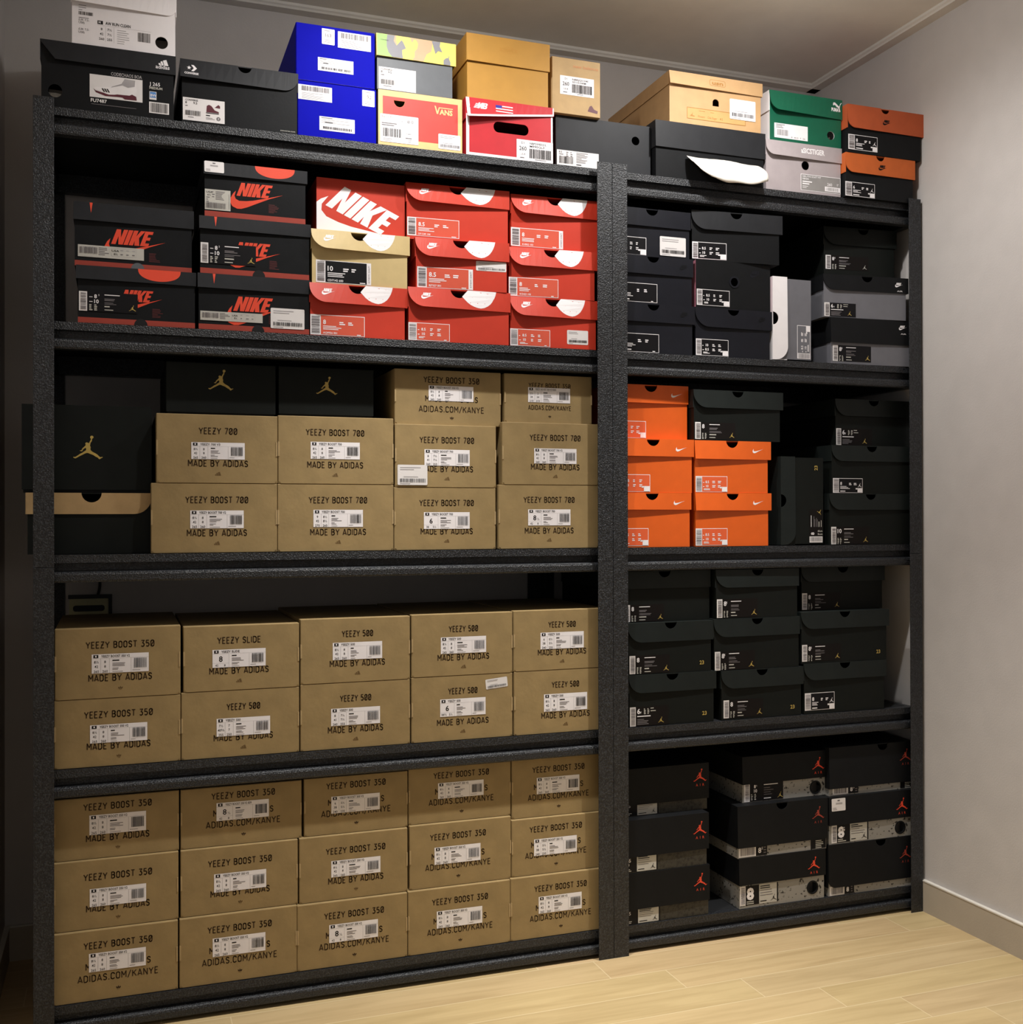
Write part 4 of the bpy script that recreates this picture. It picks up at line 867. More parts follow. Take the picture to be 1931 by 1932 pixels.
# ------------------------------------------------------------------ red and tan lidded boxes, fourth shelf of the left rack
def disc(P, w, h, m='white'):
    k = w/.2235; s = I_lh[0]/.0423
    P.poly([(a*k - .002, h - b*s) for a, b in ((.1318, 0), (.1184, .0149), (.1299, .0267), (.1375, .032), (.1452, .0354), (.1530, .0375), (.1604, .0383), (.168, .0367), (.1757, .0328), (.182, .028), (.1872, .0214), (.191, .015), (.1941, .0076), (.196, 0))], m)
I_lh = [.042]
def red_box(n, col, lc, label, size, name='', size2=None, code='', band=0, strip=.17, price=None):
    I = base(n, label, 'red lidded shoeboxes on the fourth shelf'); w, h = I['w'], I['h']; I_lh[0] = I['lh']
    nc, nr = .49*w, .0185
    body(I, col, notch=(nc, nr))
    def pr(P, w, h):
        disc(P, w, h); P.wordmark(.0285*w/.2235, h - .0185, .0072, 'white')
    lid(I, col, (nc, nr), 'L', bulge=.014, prints=pr)
    sticker(I, LAB[n], 'outline', m=lc, name=name, size=size, size2=size2, code=code, band=band, strip=strip)
    if price: sticker(I, EXT[n], 'price', 'price_sticker')
    return I
S4 = 'fourth shelf of left rack'
red_box('R3', 'red', 'red_label', f'bright red lidded shoebox, bottom of the third stack, {S4}', '8', 'NIKE AIR MAX 90 PRINT', code='AQ0926 001', strip=.19)
red_box('R2', 'tan', 'label_black', f'tan lidded shoebox with black label between two red boxes, {S4}', '10', 'WMNS AIR MAX 90 QS', code='CD7142 600', band=.07)
I = base('R1', f'red box end with giant white slanted wordmark and swoosh, {S4}', 'red lidded shoeboxes on the fourth shelf'); body(I, 'red', lidded=False)
P = Print(I['front']); c, s_ = math.cos(math.radians(-24)), math.sin(math.radians(-24)); T = lambda p: [(.0185 + (a*c - b*s_)*.0556, .0590 + (a*s_ + b*c)*.0556) for a, b in p]
P.poly(clip(T(TICK), I['w'], I['h']), 'white')
for q in WORD: P.poly(clip(T(q), I['w'], I['h']), 'white')
P.build('logo', I['r'])
red_box('R6', 'red', 'red_label', f'bright red lidded shoebox, bottom of the fourth stack, {S4}', '8.5', 'AIR MAX2 LIGHT QS', '10', strip=.20)
red_box('R5', 'red', 'red_label', f'red lidded shoebox with grey sticker, middle of the fourth stack, {S4}', '8.5', 'AIR VAPORMAX 97', code='BJ7327 001', band=.07, price=1)
red_box('R4', 'red', 'red_label', f'red lidded shoebox, top of the fourth stack, {S4}', '8.5', "AIR MORE UPTEMPO '96", code='DF1249 100')
red_box('R9', 'red', 'red_label', f'red lidded shoebox with white sticker, bottom of the rightmost stack, {S4}', '8.5', 'AIR MAX 97 QS', '10', strip=.19, price=1)
red_box('R8', 'red', 'red_label', f'red lidded shoebox, middle of the rightmost stack, {S4}', '8', 'NIKE AIR MAGNITE', code='415423 103')
red_box('R7', 'red', 'red_label', f'red lidded shoebox, top of the rightmost stack, {S4}', '8', 'AIR MORE UPTEMPO', code='414962 103', band=.07)

# ------------------------------------------------------------------ black and red boxes, fourth shelf of the left rack
def bred_box(n, label, kind, disc_on_lid, mark, price=None, nlab={}, cut=.53, grey=False):
    I = base(n, label, 'black and red shoeboxes on the fourth shelf'); w, h, d = I['w'], I['h'], I['d']; lh = I['lh']
    mb_ = body(I, 'black')
    def pr(P, w, h):
        if disc_on_lid:
            r = .036; cu = .69*w; q = lh - .004
            P.poly([(cu + .040*math.cos(math.pi + math.pi*i/20), h - q*abs(math.sin(math.pi*i/20))**.8) for i in range(21)], 'logo_red')
        else:
            P.poly([(.027, h - .0005), (.0295, h - .021), (.0325, h - .0005)], 'logo_red')
    lid(I, 'charcoal', bulge=.004, prints=pr, lh=lh)
    P = Print(I['front'], 1); P.rect(0, .0002, w, .0108, 'logo_red_dim'); P.build('red_stripe', I['r'])
    if cut: 
        P = Print(I['front'], 2); P.poly([(cut*w + .0125*math.cos(math.pi*i/14), .0003 + .0130*math.sin(math.pi*i/14)) for i in range(15)], 'jewel_grey' if grey else 'plastic_black'); P.build('painted_thumb_hole', I['r'])  # flat half disc; the thumb cutout's dark inside is put into its colour
    P = Print(I['front'], 1); a, b, sz = mark; P.wordmark(a, b, sz, 'logo_red'); P.build('logo', I['r'])
    P = Print(I['front'], 1); P.micro(.135*w/.215, .034, .022, 7, .0026, .0011, 'text_dimred', 0, hash_(n)); P.build('fine_print', I['r'])
    sticker(I, LAB[n], kind, base_l=5, **nlab)
    if price == 'lid': sticker(I, EXT[n], 'small', 'price_sticker', fn=I['lidf'], base_l=5)
    if price == 'front': sticker(I, EXT[n], 'price', 'price_sticker', base_l=5)
    return I
bred_box('N2', f'black box with black size label, lower of the leftmost stack, {S4}', 'dark', True, (.078, .046, .0225), nlab=dict(size='8', sup='5', two='10', m='label_black'))
bred_box('N1', f'black box with long white label, upper of the leftmost stack, {S4}', 'strip', False, (.066, .047, .0295), grey=True)
bred_box('N5', f'black red box with price sticker, bottom of second stack, {S4}', 'strip', False, (.067, .040, .0295), 'front', cut=.53)
bred_box('N4', f'black red box with black label, middle of second stack, {S4}', 'dark', False, (.067, .041, .0265), nlab=dict(size='8', sup='5', two='10', m='label_black'))
bred_box('N3', f'black red box with lid sticker, top of second stack, {S4}', 'usa', True, (.062, .046, .0270), 'lid', cut=0)

# ------------------------------------------------------------------ gold emblem boxes, third shelf of the left rack
def gold_box(n, label, sz):
    I = base(n, label, 'black boxes with gold emblem on the third shelf'); w, h = I['w'], I['h']; e = EXT[n + 'man']
    body(I, 'black'); lid(I, 'greenblack', lh=h - .006, bulge=0)
    P = Print(I['lidf'], 1); P.shape(LEAPER, (e[0]+e[2])/2, (e[1]+e[3])/2, sz, 'gold'); P.build('logo', I['r'])
I = base('J2', 'black shoebox with kraft lid flap, under a large black box, third shelf of left rack', 'black boxes with gold emblem on the third shelf')
body(I, 'greenblack', notch=(.115, .0185)); lid(I, 'kraft2', (.115, .0185), 'R', m2='greenblack')
gold_box('J1', 'large black box with gold jumping figure, poking out left of the rack post', .046)
gold_box('JD2', 'black box with gold jumping figure, on the second stack, third shelf of left rack', .042)
gold_box('JD3', 'black box with gold jumping figure, on the third stack, third shelf of left rack', .038)

# ------------------------------------------------------------------ right rack, fourth shelf
RS4 = 'fourth shelf of right rack'; GR = 'dark lidded shoeboxes on the right rack'
def dark_box(n, label, cb, cl, lab, price=None, notch=.5, rnd='L', bulge=.003, mark=None, n23=False, vert=False, grp=GR, nr=.0155, **k):
    I = base(n, label, grp, vert=vert); w, h = I['w'], I['h']
    if not I['lh']: I['lh'] = .0405
    nt = (notch*w, nr) if notch else None
    body(I, cb, notch=nt)
    def pr(P, w, h):
        if mark == 'word': P.wordmark(w - .030, h - .021, .0060, 'black', tick=True)
        if mark == 'white': P.wordmark(w - .030, h - .018, .0058, 'white'); P.text('AIR', w - .027, h - .035, .0035, 'white', sx=2.1)
        if mark == 'tick': P.poly([(w - .040 + a*.0076, h - .0205 + b*.0076) for a, b in TICK], 'white')
    lid(I, cl, nt, rnd, bulge=bulge, prints=pr if mark else None)
    L = list(LAB[n])
    if vert: L = (0.003, .0025, .084, .0400)
    sticker(I, L, lab, **k)
    if n23:
        P = Print(I['front'], 2); P.text('23', w - .0305, .0165, .0088, 'gold', bold=.02); P.build('number_print', I['r'])
    if price: sticker(I, EXT[n], 'price', 'price_sticker', base_l=6)
    return I
ob = dict(m='label_black', mt='white', tab=True)
o2 = dict(m='label_black', mt='white', strip=.20)
dark_box('K3', f'black lidded shoebox, bottom of stack beside the middle post, {RS4}', 'black2', 'black2', 'outline', mark='word', rnd=None, name='AIR FORCE 1 07 PREM JDI', size='8', **o2)
dark_box('K2', f'black lidded shoebox, middle of stack beside the middle post, {RS4}', 'black2', 'black2', 'outline', mark='word', rnd=None, name='AIR FORCE 1 07 PREM JDI', size='8', **o2)
dark_box('K1', f'black lidded shoebox with white price sticker, beside the middle post, {RS4}', 'black2', 'black2', 'outline', price=1, rnd=None, size='8.5', size2='10', **ob)
dark_box('K6', f'black lidded shoebox, bottom of the second stack, {RS4}', 'black2', 'black2', 'outline', mark='word', name='AIR FORCE 1 LV8', size='10', size2='8.5', **ob)
I = base('K5', f'lidless black shoebox with round hole in its middle, {RS4}', GR); e = EXT['K5hole']; uc, vc = (e[0]+e[2])/2, (e[1]+e[3])/2
body(I, 'pink', holes=[circ(uc, vc, .0105)], lidded=False, m_front='black')
mb = MB(); prism(mb, [circ(uc, vc, .0140), circ(uc, vc, .0100)[::-1]], lambda u, v: (u - I['w']/2, -I['d']/2 - .0012, v), .003, 'black2'); mb.build('hole_ring', I['r'])
P = Print(I['front'], 1); P.wordmark(I['w'] - .052, .087, .0085, 'black2'); P.build('logo', I['r'])
sticker(I, LAB['K5'], 'outline', name='AIR FORCE 1 TYPE PRM', size='8.5', size2='10', **ob)
dark_box('K4', f'black lidded shoebox on top of the round hole box, {RS4}', 'black', 'charcoal', 'outline', name='KYRIE 5 PRE HEAT', size='8.5', size2='10', bulge=.005, **ob)
dark_box('K7', f'white shoebox standing on its end, {RS4}', 'grey_box', 'white', 'outline', vert=True, grp=None, m='grey_box', mt='white', size='8.5', size2='10', tab=True)
dark_box('K10', f'grey shoebox with black lid, bottom of the right stack, {RS4}', 'grey_box', 'black', 'dark', mark='white', notch=None, rnd=None, size='8', sup='5', m='label_black')
dark_box('K9', f'grey shoebox with black lid, middle of the right stack, {RS4}', 'grey_box', 'black', 'dark', mark='white', size='6', kids=True, m='label_black', notch=.52)
dark_box('K8', f'all black shoebox, top of the right stack, {RS4}', 'greenblack', 'greenblack', 'dark', size='8', sup='5', mc='paper_grey', m='brownblack', notch=.55)

# ------------------------------------------------------------------ right rack, third shelf
RS3 = 'third shelf of right rack'; GO = 'orange shoeboxes on the right rack'
for n, p, st, two in (('O3', 'bottom', 'stack beside the middle post', 1), ('O2', 'middle', 'stack beside the middle post', 1), ('O1', 'top', 'stack beside the middle post', 1), ('O5', 'bottom', 'second stack', 1), ('O4', 'middle', 'second stack', 1)):
    if n == 'O4': lb = f'orange shoebox between an orange and a black one, {RS3}'
    else: lb = f'orange lidded shoebox, {p} of the {st}, {RS3}'
    dark_box(n, lb, 'orange', 'orange', 'outline', mark='tick', rnd=None, bulge=.005, grp=GO, m='orange_label', mt='white', size='8.5', size2='10', tab=True, strip=.2, nr=.0165)
gl = dict(cb='greenblack', cl='greenblack_lid', lab='dark')
dark_box('BK1', f'black lidded shoebox on top of two orange ones, {RS3}', bulge=.005, size='8', **gl)
dark_box('BKv', f'black shoebox standing on its end with 23 printed at top, {RS3}', vert=True, n23=True, size='8', **gl)
dark_box('BK4', f'black shoebox with size 10, bottom of the right stack, {RS3}', size='10', **gl)
dark_box('BK3', f'black shoebox with white framed label, middle of the right stack, {RS3}', 'greenblack', 'greenblack_lid', 'outline', name='AIR JORDAN 1 RETRO', size='8', m='label_black', mt='white', tab=True, man=True, strip=.2)
dark_box('BK2', f'black shoebox with size 6, top of the right stack, {RS3}', size='6', kids=True, **gl)

# ------------------------------------------------------------------ right rack, second shelf
RS2 = 'second shelf of right rack'
for n, p, st, k in (('T3', 'bottom', 'left', dict(size='6', kids=True, n23=True)), ('T2', 'middle', 'left', dict(size='8', n23=True)), ('T1', 'top', 'left', dict(size='8', rnd=None)),
                    ('U3', 'bottom', 'middle', dict(size='8', n23=True)), ('U2', 'middle', 'middle', dict(size='8', sup='5')), ('U1', 'top', 'middle', dict(size='8', sup='5')),
                    ('V2', 'middle', 'right', dict(size='8', sup='5', n23=True)), ('V1', 'top', 'right', dict(size='8'))):
    ex = ' with gold 23' if k.get('n23') else ''
    dark_box(n, f'black lidded shoebox{ex}, {p} of the {st} stack, {RS2}', **gl, **k)
dark_box('V3', f'black shoebox with white framed label, bottom of the right stack, {RS2}', 'greenblack', 'greenblack_lid', 'outline', name='AIR JORDAN 3 RETRO', size='8', m='label_black', mt='white', tab=True, man=True, strip=.2)

# ------------------------------------------------------------------ right rack, bottom shelf: black lids over speckled bodies
def cement_box(n, label, m, lab, hole=None, notch=None, rnd=None, man='logo_red', slim_r=False, price=False, grp='black boxes with red emblem on the bottom shelf', **k):
    I = base(n, label, grp); w, h = I['w'], I['h']; e = EXT[n + 'man']
    hs = []
    if hole: q = EXT[hole]; uc, vc = (q[0]+q[2])/2, (q[1]+q[3])/2; hs = [circ(uc, vc, .0135)]
    body(I, m, holes=hs, notch=(notch*w, .0165) if notch and not hs else None)
    if hole:
        mb = MB(); prism(mb, [circ(uc, vc, .0165), circ(uc, vc, .0130)[::-1]], lambda u, v: (u - w/2, -I['d']/2 - .0010, v), .003, 'black'); mb.build('hole_ring', I['r'])
    lid(I, 'black', (notch*w, .0165) if notch else None, rnd, bulge=.002, rr=.02)
    a, b = (e[0]+e[2])/2, e[3]
    P = Print(I['lidf'], 1); P.shape(LEAPER, a, b - .0185, .030, man); P.text('A  I  R', a, b - .0445, .0062, man, align='c', sx=.95); P.build('logo', I['r'])
    sticker(I, LAB[n], 'cement', **k)
    if slim_r: q = EXT[n + 'r']; P = Print(I['front'], 2); P.rect(q[0], .002, w - .001, q[3], 'label_black'); P.micro(q[0] + .014, q[3] - .003, .028, 5, .0042, .0018, 'paper_grey', 1, hash_(n)); P.build('info_label', I['r'])
    if price: sticker(I, EXT[n], 'small', 'price_sticker', fn=I['lidf'], base_l=4)
RS1 = 'bottom shelf of right rack'
for n, p in (('W3', 'bottom'), ('W2', 'middle'), ('W1', 'top')):
    cement_box(n, f'black box with red emblem, {p} of stack beside middle post, {RS1}', 'elephant', '', size='8', sup='5')
cement_box('X3', f'speckled grey box with large 8 and round hole, middle stack, {RS1}', 'cement', '', hole='X3hole', size='8')
cement_box('X2', f'box with deep black lid, middle of the middle stack, {RS1}', 'cement', '', notch=.49, man='logo_red_dim', slim_r=True, slim=True, size='8', sup='5')
cement_box('X1', f'speckled box with black label and hole, top of middle stack, {RS1}', 'cement', '', hole='X1hole', white=False)
cement_box('Z3', f'box with deep rounded black lid, bottom of the right stack, {RS1}', 'cement', '', notch=.62, rnd='L', man='logo_red_dim', slim=True, size='8')
cement_box('Z2', f'speckled box with small white lid sticker, middle of right stack, {RS1}', 'cement', '', hole='Z2hole', price=True, size='8', sup='5')
cement_box('Z1', f'box with deep black lid, top of the right stack, {RS1}', 'cement', '', notch=.64, man='logo_red_dim', slim_r=True, slim=True, size='8', sup='5')

# ------------------------------------------------------------------ the mixed boxes on top of the racks
def hole_c(k): e = EXT[k]; return (e[0]+e[2])/2, (e[1]+e[3])/2
def tissue(I, uc, vc, s, name='tissue_paper', m='tissue'):
    mb = MB(); r = random.Random(5); n = 6
    V = [(uc - I['w']/2 + (i/n - .5)*s*2, -I['d']/2 + .012 + r.uniform(-.004, .004) + .010*(j/n), vc - s*1.2 + j/n*s*1.5) for j in range(n+1) for i in range(n+1)]
    F = [(j*(n+1)+i, j*(n+1)+i+1, (j+1)*(n+1)+i+1, (j+1)*(n+1)+i) for j in range(n) for i in range(n)]
    mb.add(V, F, m); return mb.build(name, I['r'])
# far left: black box with a shoe picture, white box on it
I = base('adi', 'black shoebox with a cleat picture, at the far left on top of the rack', 'mixed shoeboxes on top of the racks'); w, h = I['w'], I['h']
body(I, 'black', holes=[circ(.0244, .0314, .0125)]); tissue(I, .0244, .0290, .016)
lid(I, 'charcoal', slant=.027, bulge=.006)
P = Print(I['lidf'], 1); mark_bars(P, .2225, h - .0215, .012, 'white'); P.text('adidas', .2205, h - .0285, .0075, 'white', bold=.015, align='c'); P.build('logo', I['r'])
e = LAB['adi']; P = Print(I['front'], 2); u0, v0, u1, v1 = e; W_, H_ = u1-u0, v1-v0; X_ = lambda a: u0 + a*W_; Y_ = lambda b: v0 + b*H_
P.rect(u0, v0, u1, v1, 'paper_white')
P.poly([(X_(.07), Y_(.36)), (X_(.35), Y_(.18)), (X_(.87), Y_(.22)), (X_(.89), Y_(.5)), (X_(.86), Y_(.92)), (X_(.66), Y_(.95)), (X_(.58), Y_(.74)), (X_(.36), Y_(.52)), (X_(.1), Y_(.44))], 'shoe_white', 1)
P.poly([(X_(.60), Y_(.72)), (X_(.66), Y_(.95)), (X_(.86), Y_(.93)), (X_(.85), Y_(.66)), (X_(.72), Y_(.58)), (X_(.62), Y_(.66)), (X_(.40), Y_(.5)), (X_(.42), Y_(.55))], 'ink_light', 2)
P.poly([(X_(.07), Y_(.38)), (X_(.11), Y_(.30)), (X_(.36), Y_(.18)), (X_(.46), Y_(.20)), (X_(.52), Y_(.23)), (X_(.75), Y_(.24)), (X_(.80), Y_(.30)), (X_(.88), Y_(.22)), (X_(.89), Y_(.06)), (X_(.66), Y_(.05)), (X_(.62), Y_(.12)), (X_(.52), Y_(.12)), (X_(.30), Y_(.10)), (X_(.12), Y_(.22))], 'maroon', 2)
for k in range(3): P.poly([(X_(.225 + .045*k), Y_(.42)), (X_(.25 + .045*k), Y_(.42)), (X_(.29 + .045*k), Y_(.27)), (X_(.265 + .045*k), Y_(.27))], 'ink', 3)
P.text('CODECHAOS BOA', X_(.40), v1 + .002, .0062, 'ink_light', bold=.02, width=.057); P.text('FU7487', X_(.02), v0 - .0095, .0065, 'paper_white', bold=.02); P.micro(X_(.03), v0 - .013, .09, 1, 1, .001, 'ink_grey')
P.text('J 265', .1958, .0640, .0068, 'white', bold=.012); P.text('MEDIUM', .1958, .0572, .0046, 'paper_grey', bold=.03)
P.build('picture_label', I['r'])
e = EXT['adi_blue']; P = Print(I['front'], 2); P.rect(e[0], e[1], e[2], e[3], 'paper_white'); P.rect(e[0] + .001, e[1] + .004, e[2] - .001, e[3] - .001, 'blue_sticker', 1); P.text('BW', e[0] + .002, e[1] + .006, .005, 'white', 2, .02); P.build('blue_sticker', I['r'])
e = EXT['adi_bar']; P = Print(I['front'], 2); P.rect(*e, 'paper_white'); P.bars(e[0] + .003, e[1] + .002, e[2] - .003, e[3] - .002, 'ink', 1, 4); P.build('barcode', I['r'])

I = base('white', 'white shoebox with round black thumb hole, stacked on the far left black box', 'mixed shoeboxes on top of the racks'); w, h = I['w'], I['h']; I['lh'] = .040
uc, vc = hole_c('whitehole'); body(I, 'white', holes=[circ(uc, vc, .0120)]); lid(I, 'white', None, 'R', .018, .010)
P = Print(I['front'], 1)
P.rect(.046, .0435, .0560, .0505, 'ink'); P.text('M', .048, .0450, .004, 'white', 1, .02); P.text('AW RUN CLEAN', .0605, .0440, .0058, 'ink', 0, .02, width=.046)
for j, (a, b) in enumerate((('8', '7\u00bd'), ('42', '7\u00bd'), ('260', '255'))): P.text(a, .0535, .0325 - .0095*j, .0045, 'ink', 0, .01, 'c'); P.text(b, .0680, .0325 - .0095*j, .0045, 'ink', 0, .01, 'c')
P.rect(.0605, .010, .0608, .040, 'ink_light'); P.rect(.076, .010, .0763, .040, 'ink_light'); P.rect(.046, .0415, .145, .0418, 'ink_light'); P.micro(.082, .037, .028, 7, .0042, .0012, 'ink_light', 0, 3); P.bars(.120, .020, .143, .038, 'ink', 0, 8)
P.bars(.012, .057, .038, .0635, 'ink', 0, 9); P.micro(.012, .052, .02, 1, 1, .001, 'ink_grey'); P.text('(UK 7.5-', .012, .0455, .004, 'ink_grey'); P.text('US8)', .012, .040, .004, 'ink_grey'); P.text('(UK 7.5-', .012, .0275, .004, 'ink_grey'); P.text('US8)', .012, .0215, .004, 'ink_grey'); P.micro(.012, .0760, .014, 3, .0045, .001, 'ink_grey', 0, 2)
P.build('printing', I['r'])

I = base('conv', 'black shoebox with white star and chevron, left of the blue boxes', 'mixed shoeboxes on top of the racks'); w, h = I['w'], I['h']
body(I, 'black', notch=(.122, .0135)); lid(I, 'charcoal', (.122, .0135), 'R', .030, .008)
P = Print(I['lidf'], 1); P.poly([(.0135 + a*.0045, h - .0180 + b*.0045) for a, b in STAR], 'white'); P.poly([(.0175, h - .0115), (.0225, h - .0115), (.0285, h - .0180), (.0225, h - .0245), (.0175, h - .0245), (.0225, h - .0180)], 'white'); P.text('CONVERSE', .0180, h - .0315, .0042, 'white', bold=.03, align='c', width=.027); P.build('logo', I['r'])
sticker(I, LAB['conv'], 'star')
P = Print(I['front'], 1); P.text('converse.com', w - .034, .004, .0032, 'paper_grey', width=.030); P.build('fine_print', I['r'])

for n, lb in (('blue2', 'bright blue shoebox numbered 192, lower of the two blue boxes on top'), ('blue1', 'bright blue shoebox numbered 163, upper of the two blue boxes on top')):
    I = base(n, lb, 'mixed shoeboxes on top of the racks'); w, h, d = I['w'], I['h'], I['d']
    mb = MB(); mb.box(-w/2, w/2, -d/2 + .0006, d/2, 0, h, 'blue'); mb.build('box_body', I['r'], None, .0015)
    mb = MB(); prism(mb, [[(.002, .001), (w - .002, .001), (w - .002, h - .0015), (.002, h - .0015)]], lambda u, v: (u - w/2, -d/2, v), .001, 'blue', 'white'); mb.build('end_flap', I['r'])
    sticker(I, EXT[n], 'shipping', 'shipping_label'); sticker(I, LAB[n], 'shipping', low=True); sticker(I, EXT[n + 'n'], 'num', 'number_sticker', t='163' if n == 'blue1' else '192')

I = base('camo', 'grey shoebox with yellow camouflage lid, right of the upper blue box', 'mixed shoeboxes on top of the racks'); w, h = I['w'], I['h']
body(I, 'jewel_grey')
def camo(P, w, h):
    lh = I['lh']; T = lambda p: [(-.0008 + a*(w + .006), h - lh + .0003 + b*(lh - .0006)) for a, b in p]
    P.poly(T([(0, 1), (.13, 1), (.12, .7), (.12, .45), (.14, .2), (.19, 0), (0, 0)]), 'camo_green')
    P.poly(T([(.13, 1), (.225, 1), (.21, .75), (.245, .55), (.31, .83), (.33, .75), (.365, .48), (.315, .37), (.32, .15), (.325, 0), (.19, 0), (.14, .2), (.12, .45), (.12, .7)]), 'camo_grey')
    P.poly(T([(.225, 1), (.245, 1), (.24, .75), (.255, .64), (.245, .55), (.21, .75)]), 'camo_tan')
    P.poly(T([(.42, 1), (.435, .83), (.45, .80), (.47, .95), (.5, .92), (.52, .78), (.51, .55), (.475, .4), (.475, .15), (.45, .03), (.46, 0), (.59, 0), (.63, .35), (.69, .5), (.70, .66), (.71, .95), (.70, 1)]), 'camo_tan')
    P.poly(T([(.70, 1), (.81, 1), (.80, .8), (.835, .55), (.78, .58), (.745, .42), (.73, .6), (.71, .85)]), 'camo_grey', 1)
    P.poly(T([(.85, 0), (.85, .2), (.88, .3), (.91, .33), (.93, .5), (.92, .3), (.94, .15), (.94, 0)]), 'camo_grey', 1)
lid(I, 'camo_yellow', bulge=.003, prints=camo)
P = Print(I['lidf'], 3); P.text('CONVERSE', .007, h - .014, .0022, 'ink_grey', width=.017); P.build('logo', I['r'])
sticker(I, LAB['camo'], 'star', pic=False)

I = base('vans', 'red shoebox with kraft border and half round hole, under the camouflage box', 'mixed shoeboxes on top of the racks'); w, h = I['w'], I['h']
uc, vt_ = hole_c('vanshole')[0], EXT['vanshole'][3]
half = lambda r: [(uc + r*math.cos(math.pi + math.pi*i/16), vt_ - .001 + (r + .0015)*math.sin(math.pi + math.pi*i/16)) for i in range(17)]
body(I, 'vans_kraft', holes=[half(.0120)], lidded=False)
e = (.0098, .0160, w - .0098, h - .0125); P = Print(I['front'], 1); P.poly([[(e[0], e[1]), (e[2], e[1]), (e[2], e[3]), (e[0], e[3])], half(.0122)[::-1]], 'vans_red'); P.build('red_panel', I['r'])
P = Print(I['front'], 2); a, b = EXT['vanslogo'][0], EXT['vanslogo'][1] - .001
P.poly([(a, b + .0175), (a + .0030, b + .0170), (a + .0065, b + .0055), (a + .0098, b + .0150), (a + .041, b + .0150), (a + .041, b + .0132), (a + .0115, b + .0132), (a + .0080, b + .0003), (a + .0050, b + .0003)], 'vans_kraft')
P.text('ANS', a + .0110, b, .0108, 'vans_kraft', 0, .04, width=.0295); P.build('logo', I['r'])
sticker(I, LAB['vans'], 'vans', base_l=3); sticker(I, EXT['vans'], 'price', 'price_sticker', base_l=3, m='white')

I = base('nbred', 'dark red shoebox with white edges and a hand slot, under the ochre box', 'mixed shoeboxes on top of the racks'); w, h = I['w'], I['h']; I['lh'] = .046
e = EXT['nbhole']; slot = rrect(e[0], .0560, e[2] - .004, .0800, .0115)
body(I, 'nb_red', holes=[slot])
def nbp(P, w, h):
    n = 12; t = .0042
    for i in range(n):
        a, b = i/n, (i+1)/n; f = lambda q: h - .046 + (.046 - .0190)*q
        P.mb.add([P.at(a*w, f(a), 0), P.at(b*w, f(b), 0), P.at(b*w, f(b) + t, 0), P.at(a*w, f(a) + t, 0)], [(0, 1, 2, 3)], 'white')
    P.rect(-.0018, h - .045, .0055, h - .0005, 'white'); P.rect(w - .001, h - .018, w + .0018, h - .0005, 'white')
lid(I, 'nb_red', lhr=.0190, lh=.046, bulge=.014, prints=nbp)
P = Print(I['front'], 1); P.rect(0, 0, .0068, h*.72, 'white'); P.rect(.0068, 0, w, .0062, 'white'); P.rect(w - .0042, .0062, w, h - .014, 'white'); P.build('white_edging', I['r'])
P = Print(I['lidf'], 2); a, b = EXT['nblogo'][0] + .004, h - .0245
sk = lambda p, s=.3: [(a + (x + s*y)*.0140, b + y*.0140) for x, y in p]
P.poly(sk([(.55, 0), (.85, 0), (1.05, .45), (1.05, 0), (1.3, 0), (1.3, 1), (1.02, 1), (.82, .55), (.82, 1), (.55, 1)]), 'white')
P.poly([sk([(1.3, 0), (1.85, 0), (2.05, .12), (2.05, .42), (1.92, .52), (2.05, .62), (2.05, .88), (1.88, 1), (1.3, 1)]), sk([(1.58, .2), (1.58, .40), (1.8, .40), (1.8, .2)]), sk([(1.58, .62), (1.58, .8), (1.8, .8), (1.8, .62)])], 'white')
for k in range(4): P.poly(sk([(.0 - .06*k + .1, .72 - .22*k + .1), (.6, .72 - .22*k + .1), (.6, .60 - .22*k + .1), (.0 - .06*k + .1, .60 - .22*k + .1)]), 'white')
P.build('logo', I['r'])
P = Print(I['lidf'], 2); a, b = EXT['nbflag'][0], h - .0260
P.rect(a, b + .0090, a + .0145, b + .0155, 'navy'); P.rect(a + .0152, b + .0125, a + .0400, b + .0150, 'white'); P.rect(a, b + .0062, a + .0400, b + .0085, 'white'); P.rect(a, b, a + .0400, b + .0022, 'white'); P.build('flag_print', I['r'])
sticker(I, LAB['nbred'], '260', base_l=3, c1='NBP25F8331L', c2='M990GL3')

I = base('tods', 'ochre yellow shoebox with small oval emblem, on the dark red box', 'mixed shoeboxes on top of the racks'); w, h = I['w'], I['h']
body(I, 'ochre'); lid(I, 'ochre', bulge=.003)
P = Print(I['lidf'], 1); e = EXT['todlogo']; a = (e[0]+e[2])/2 - .003; b = h - .0265
P.poly([circ(a, b, .0165, 32, .0068), circ(a, b, .0158, 32, .0062)[::-1]], 'ochre_ink')
for s in (-1, 1): P.poly([(a + s*.0168, b + .003), (a + s*.0200, b + .0045), (a + s*.0188, b), (a + s*.0200, b - .0045), (a + s*.0168, b - .003)][::s], 'ochre_ink')
P.text("TOD'S", a, b - .0030, .0060, 'ochre_ink', align='c', width=.022); P.build('logo', I['r'])

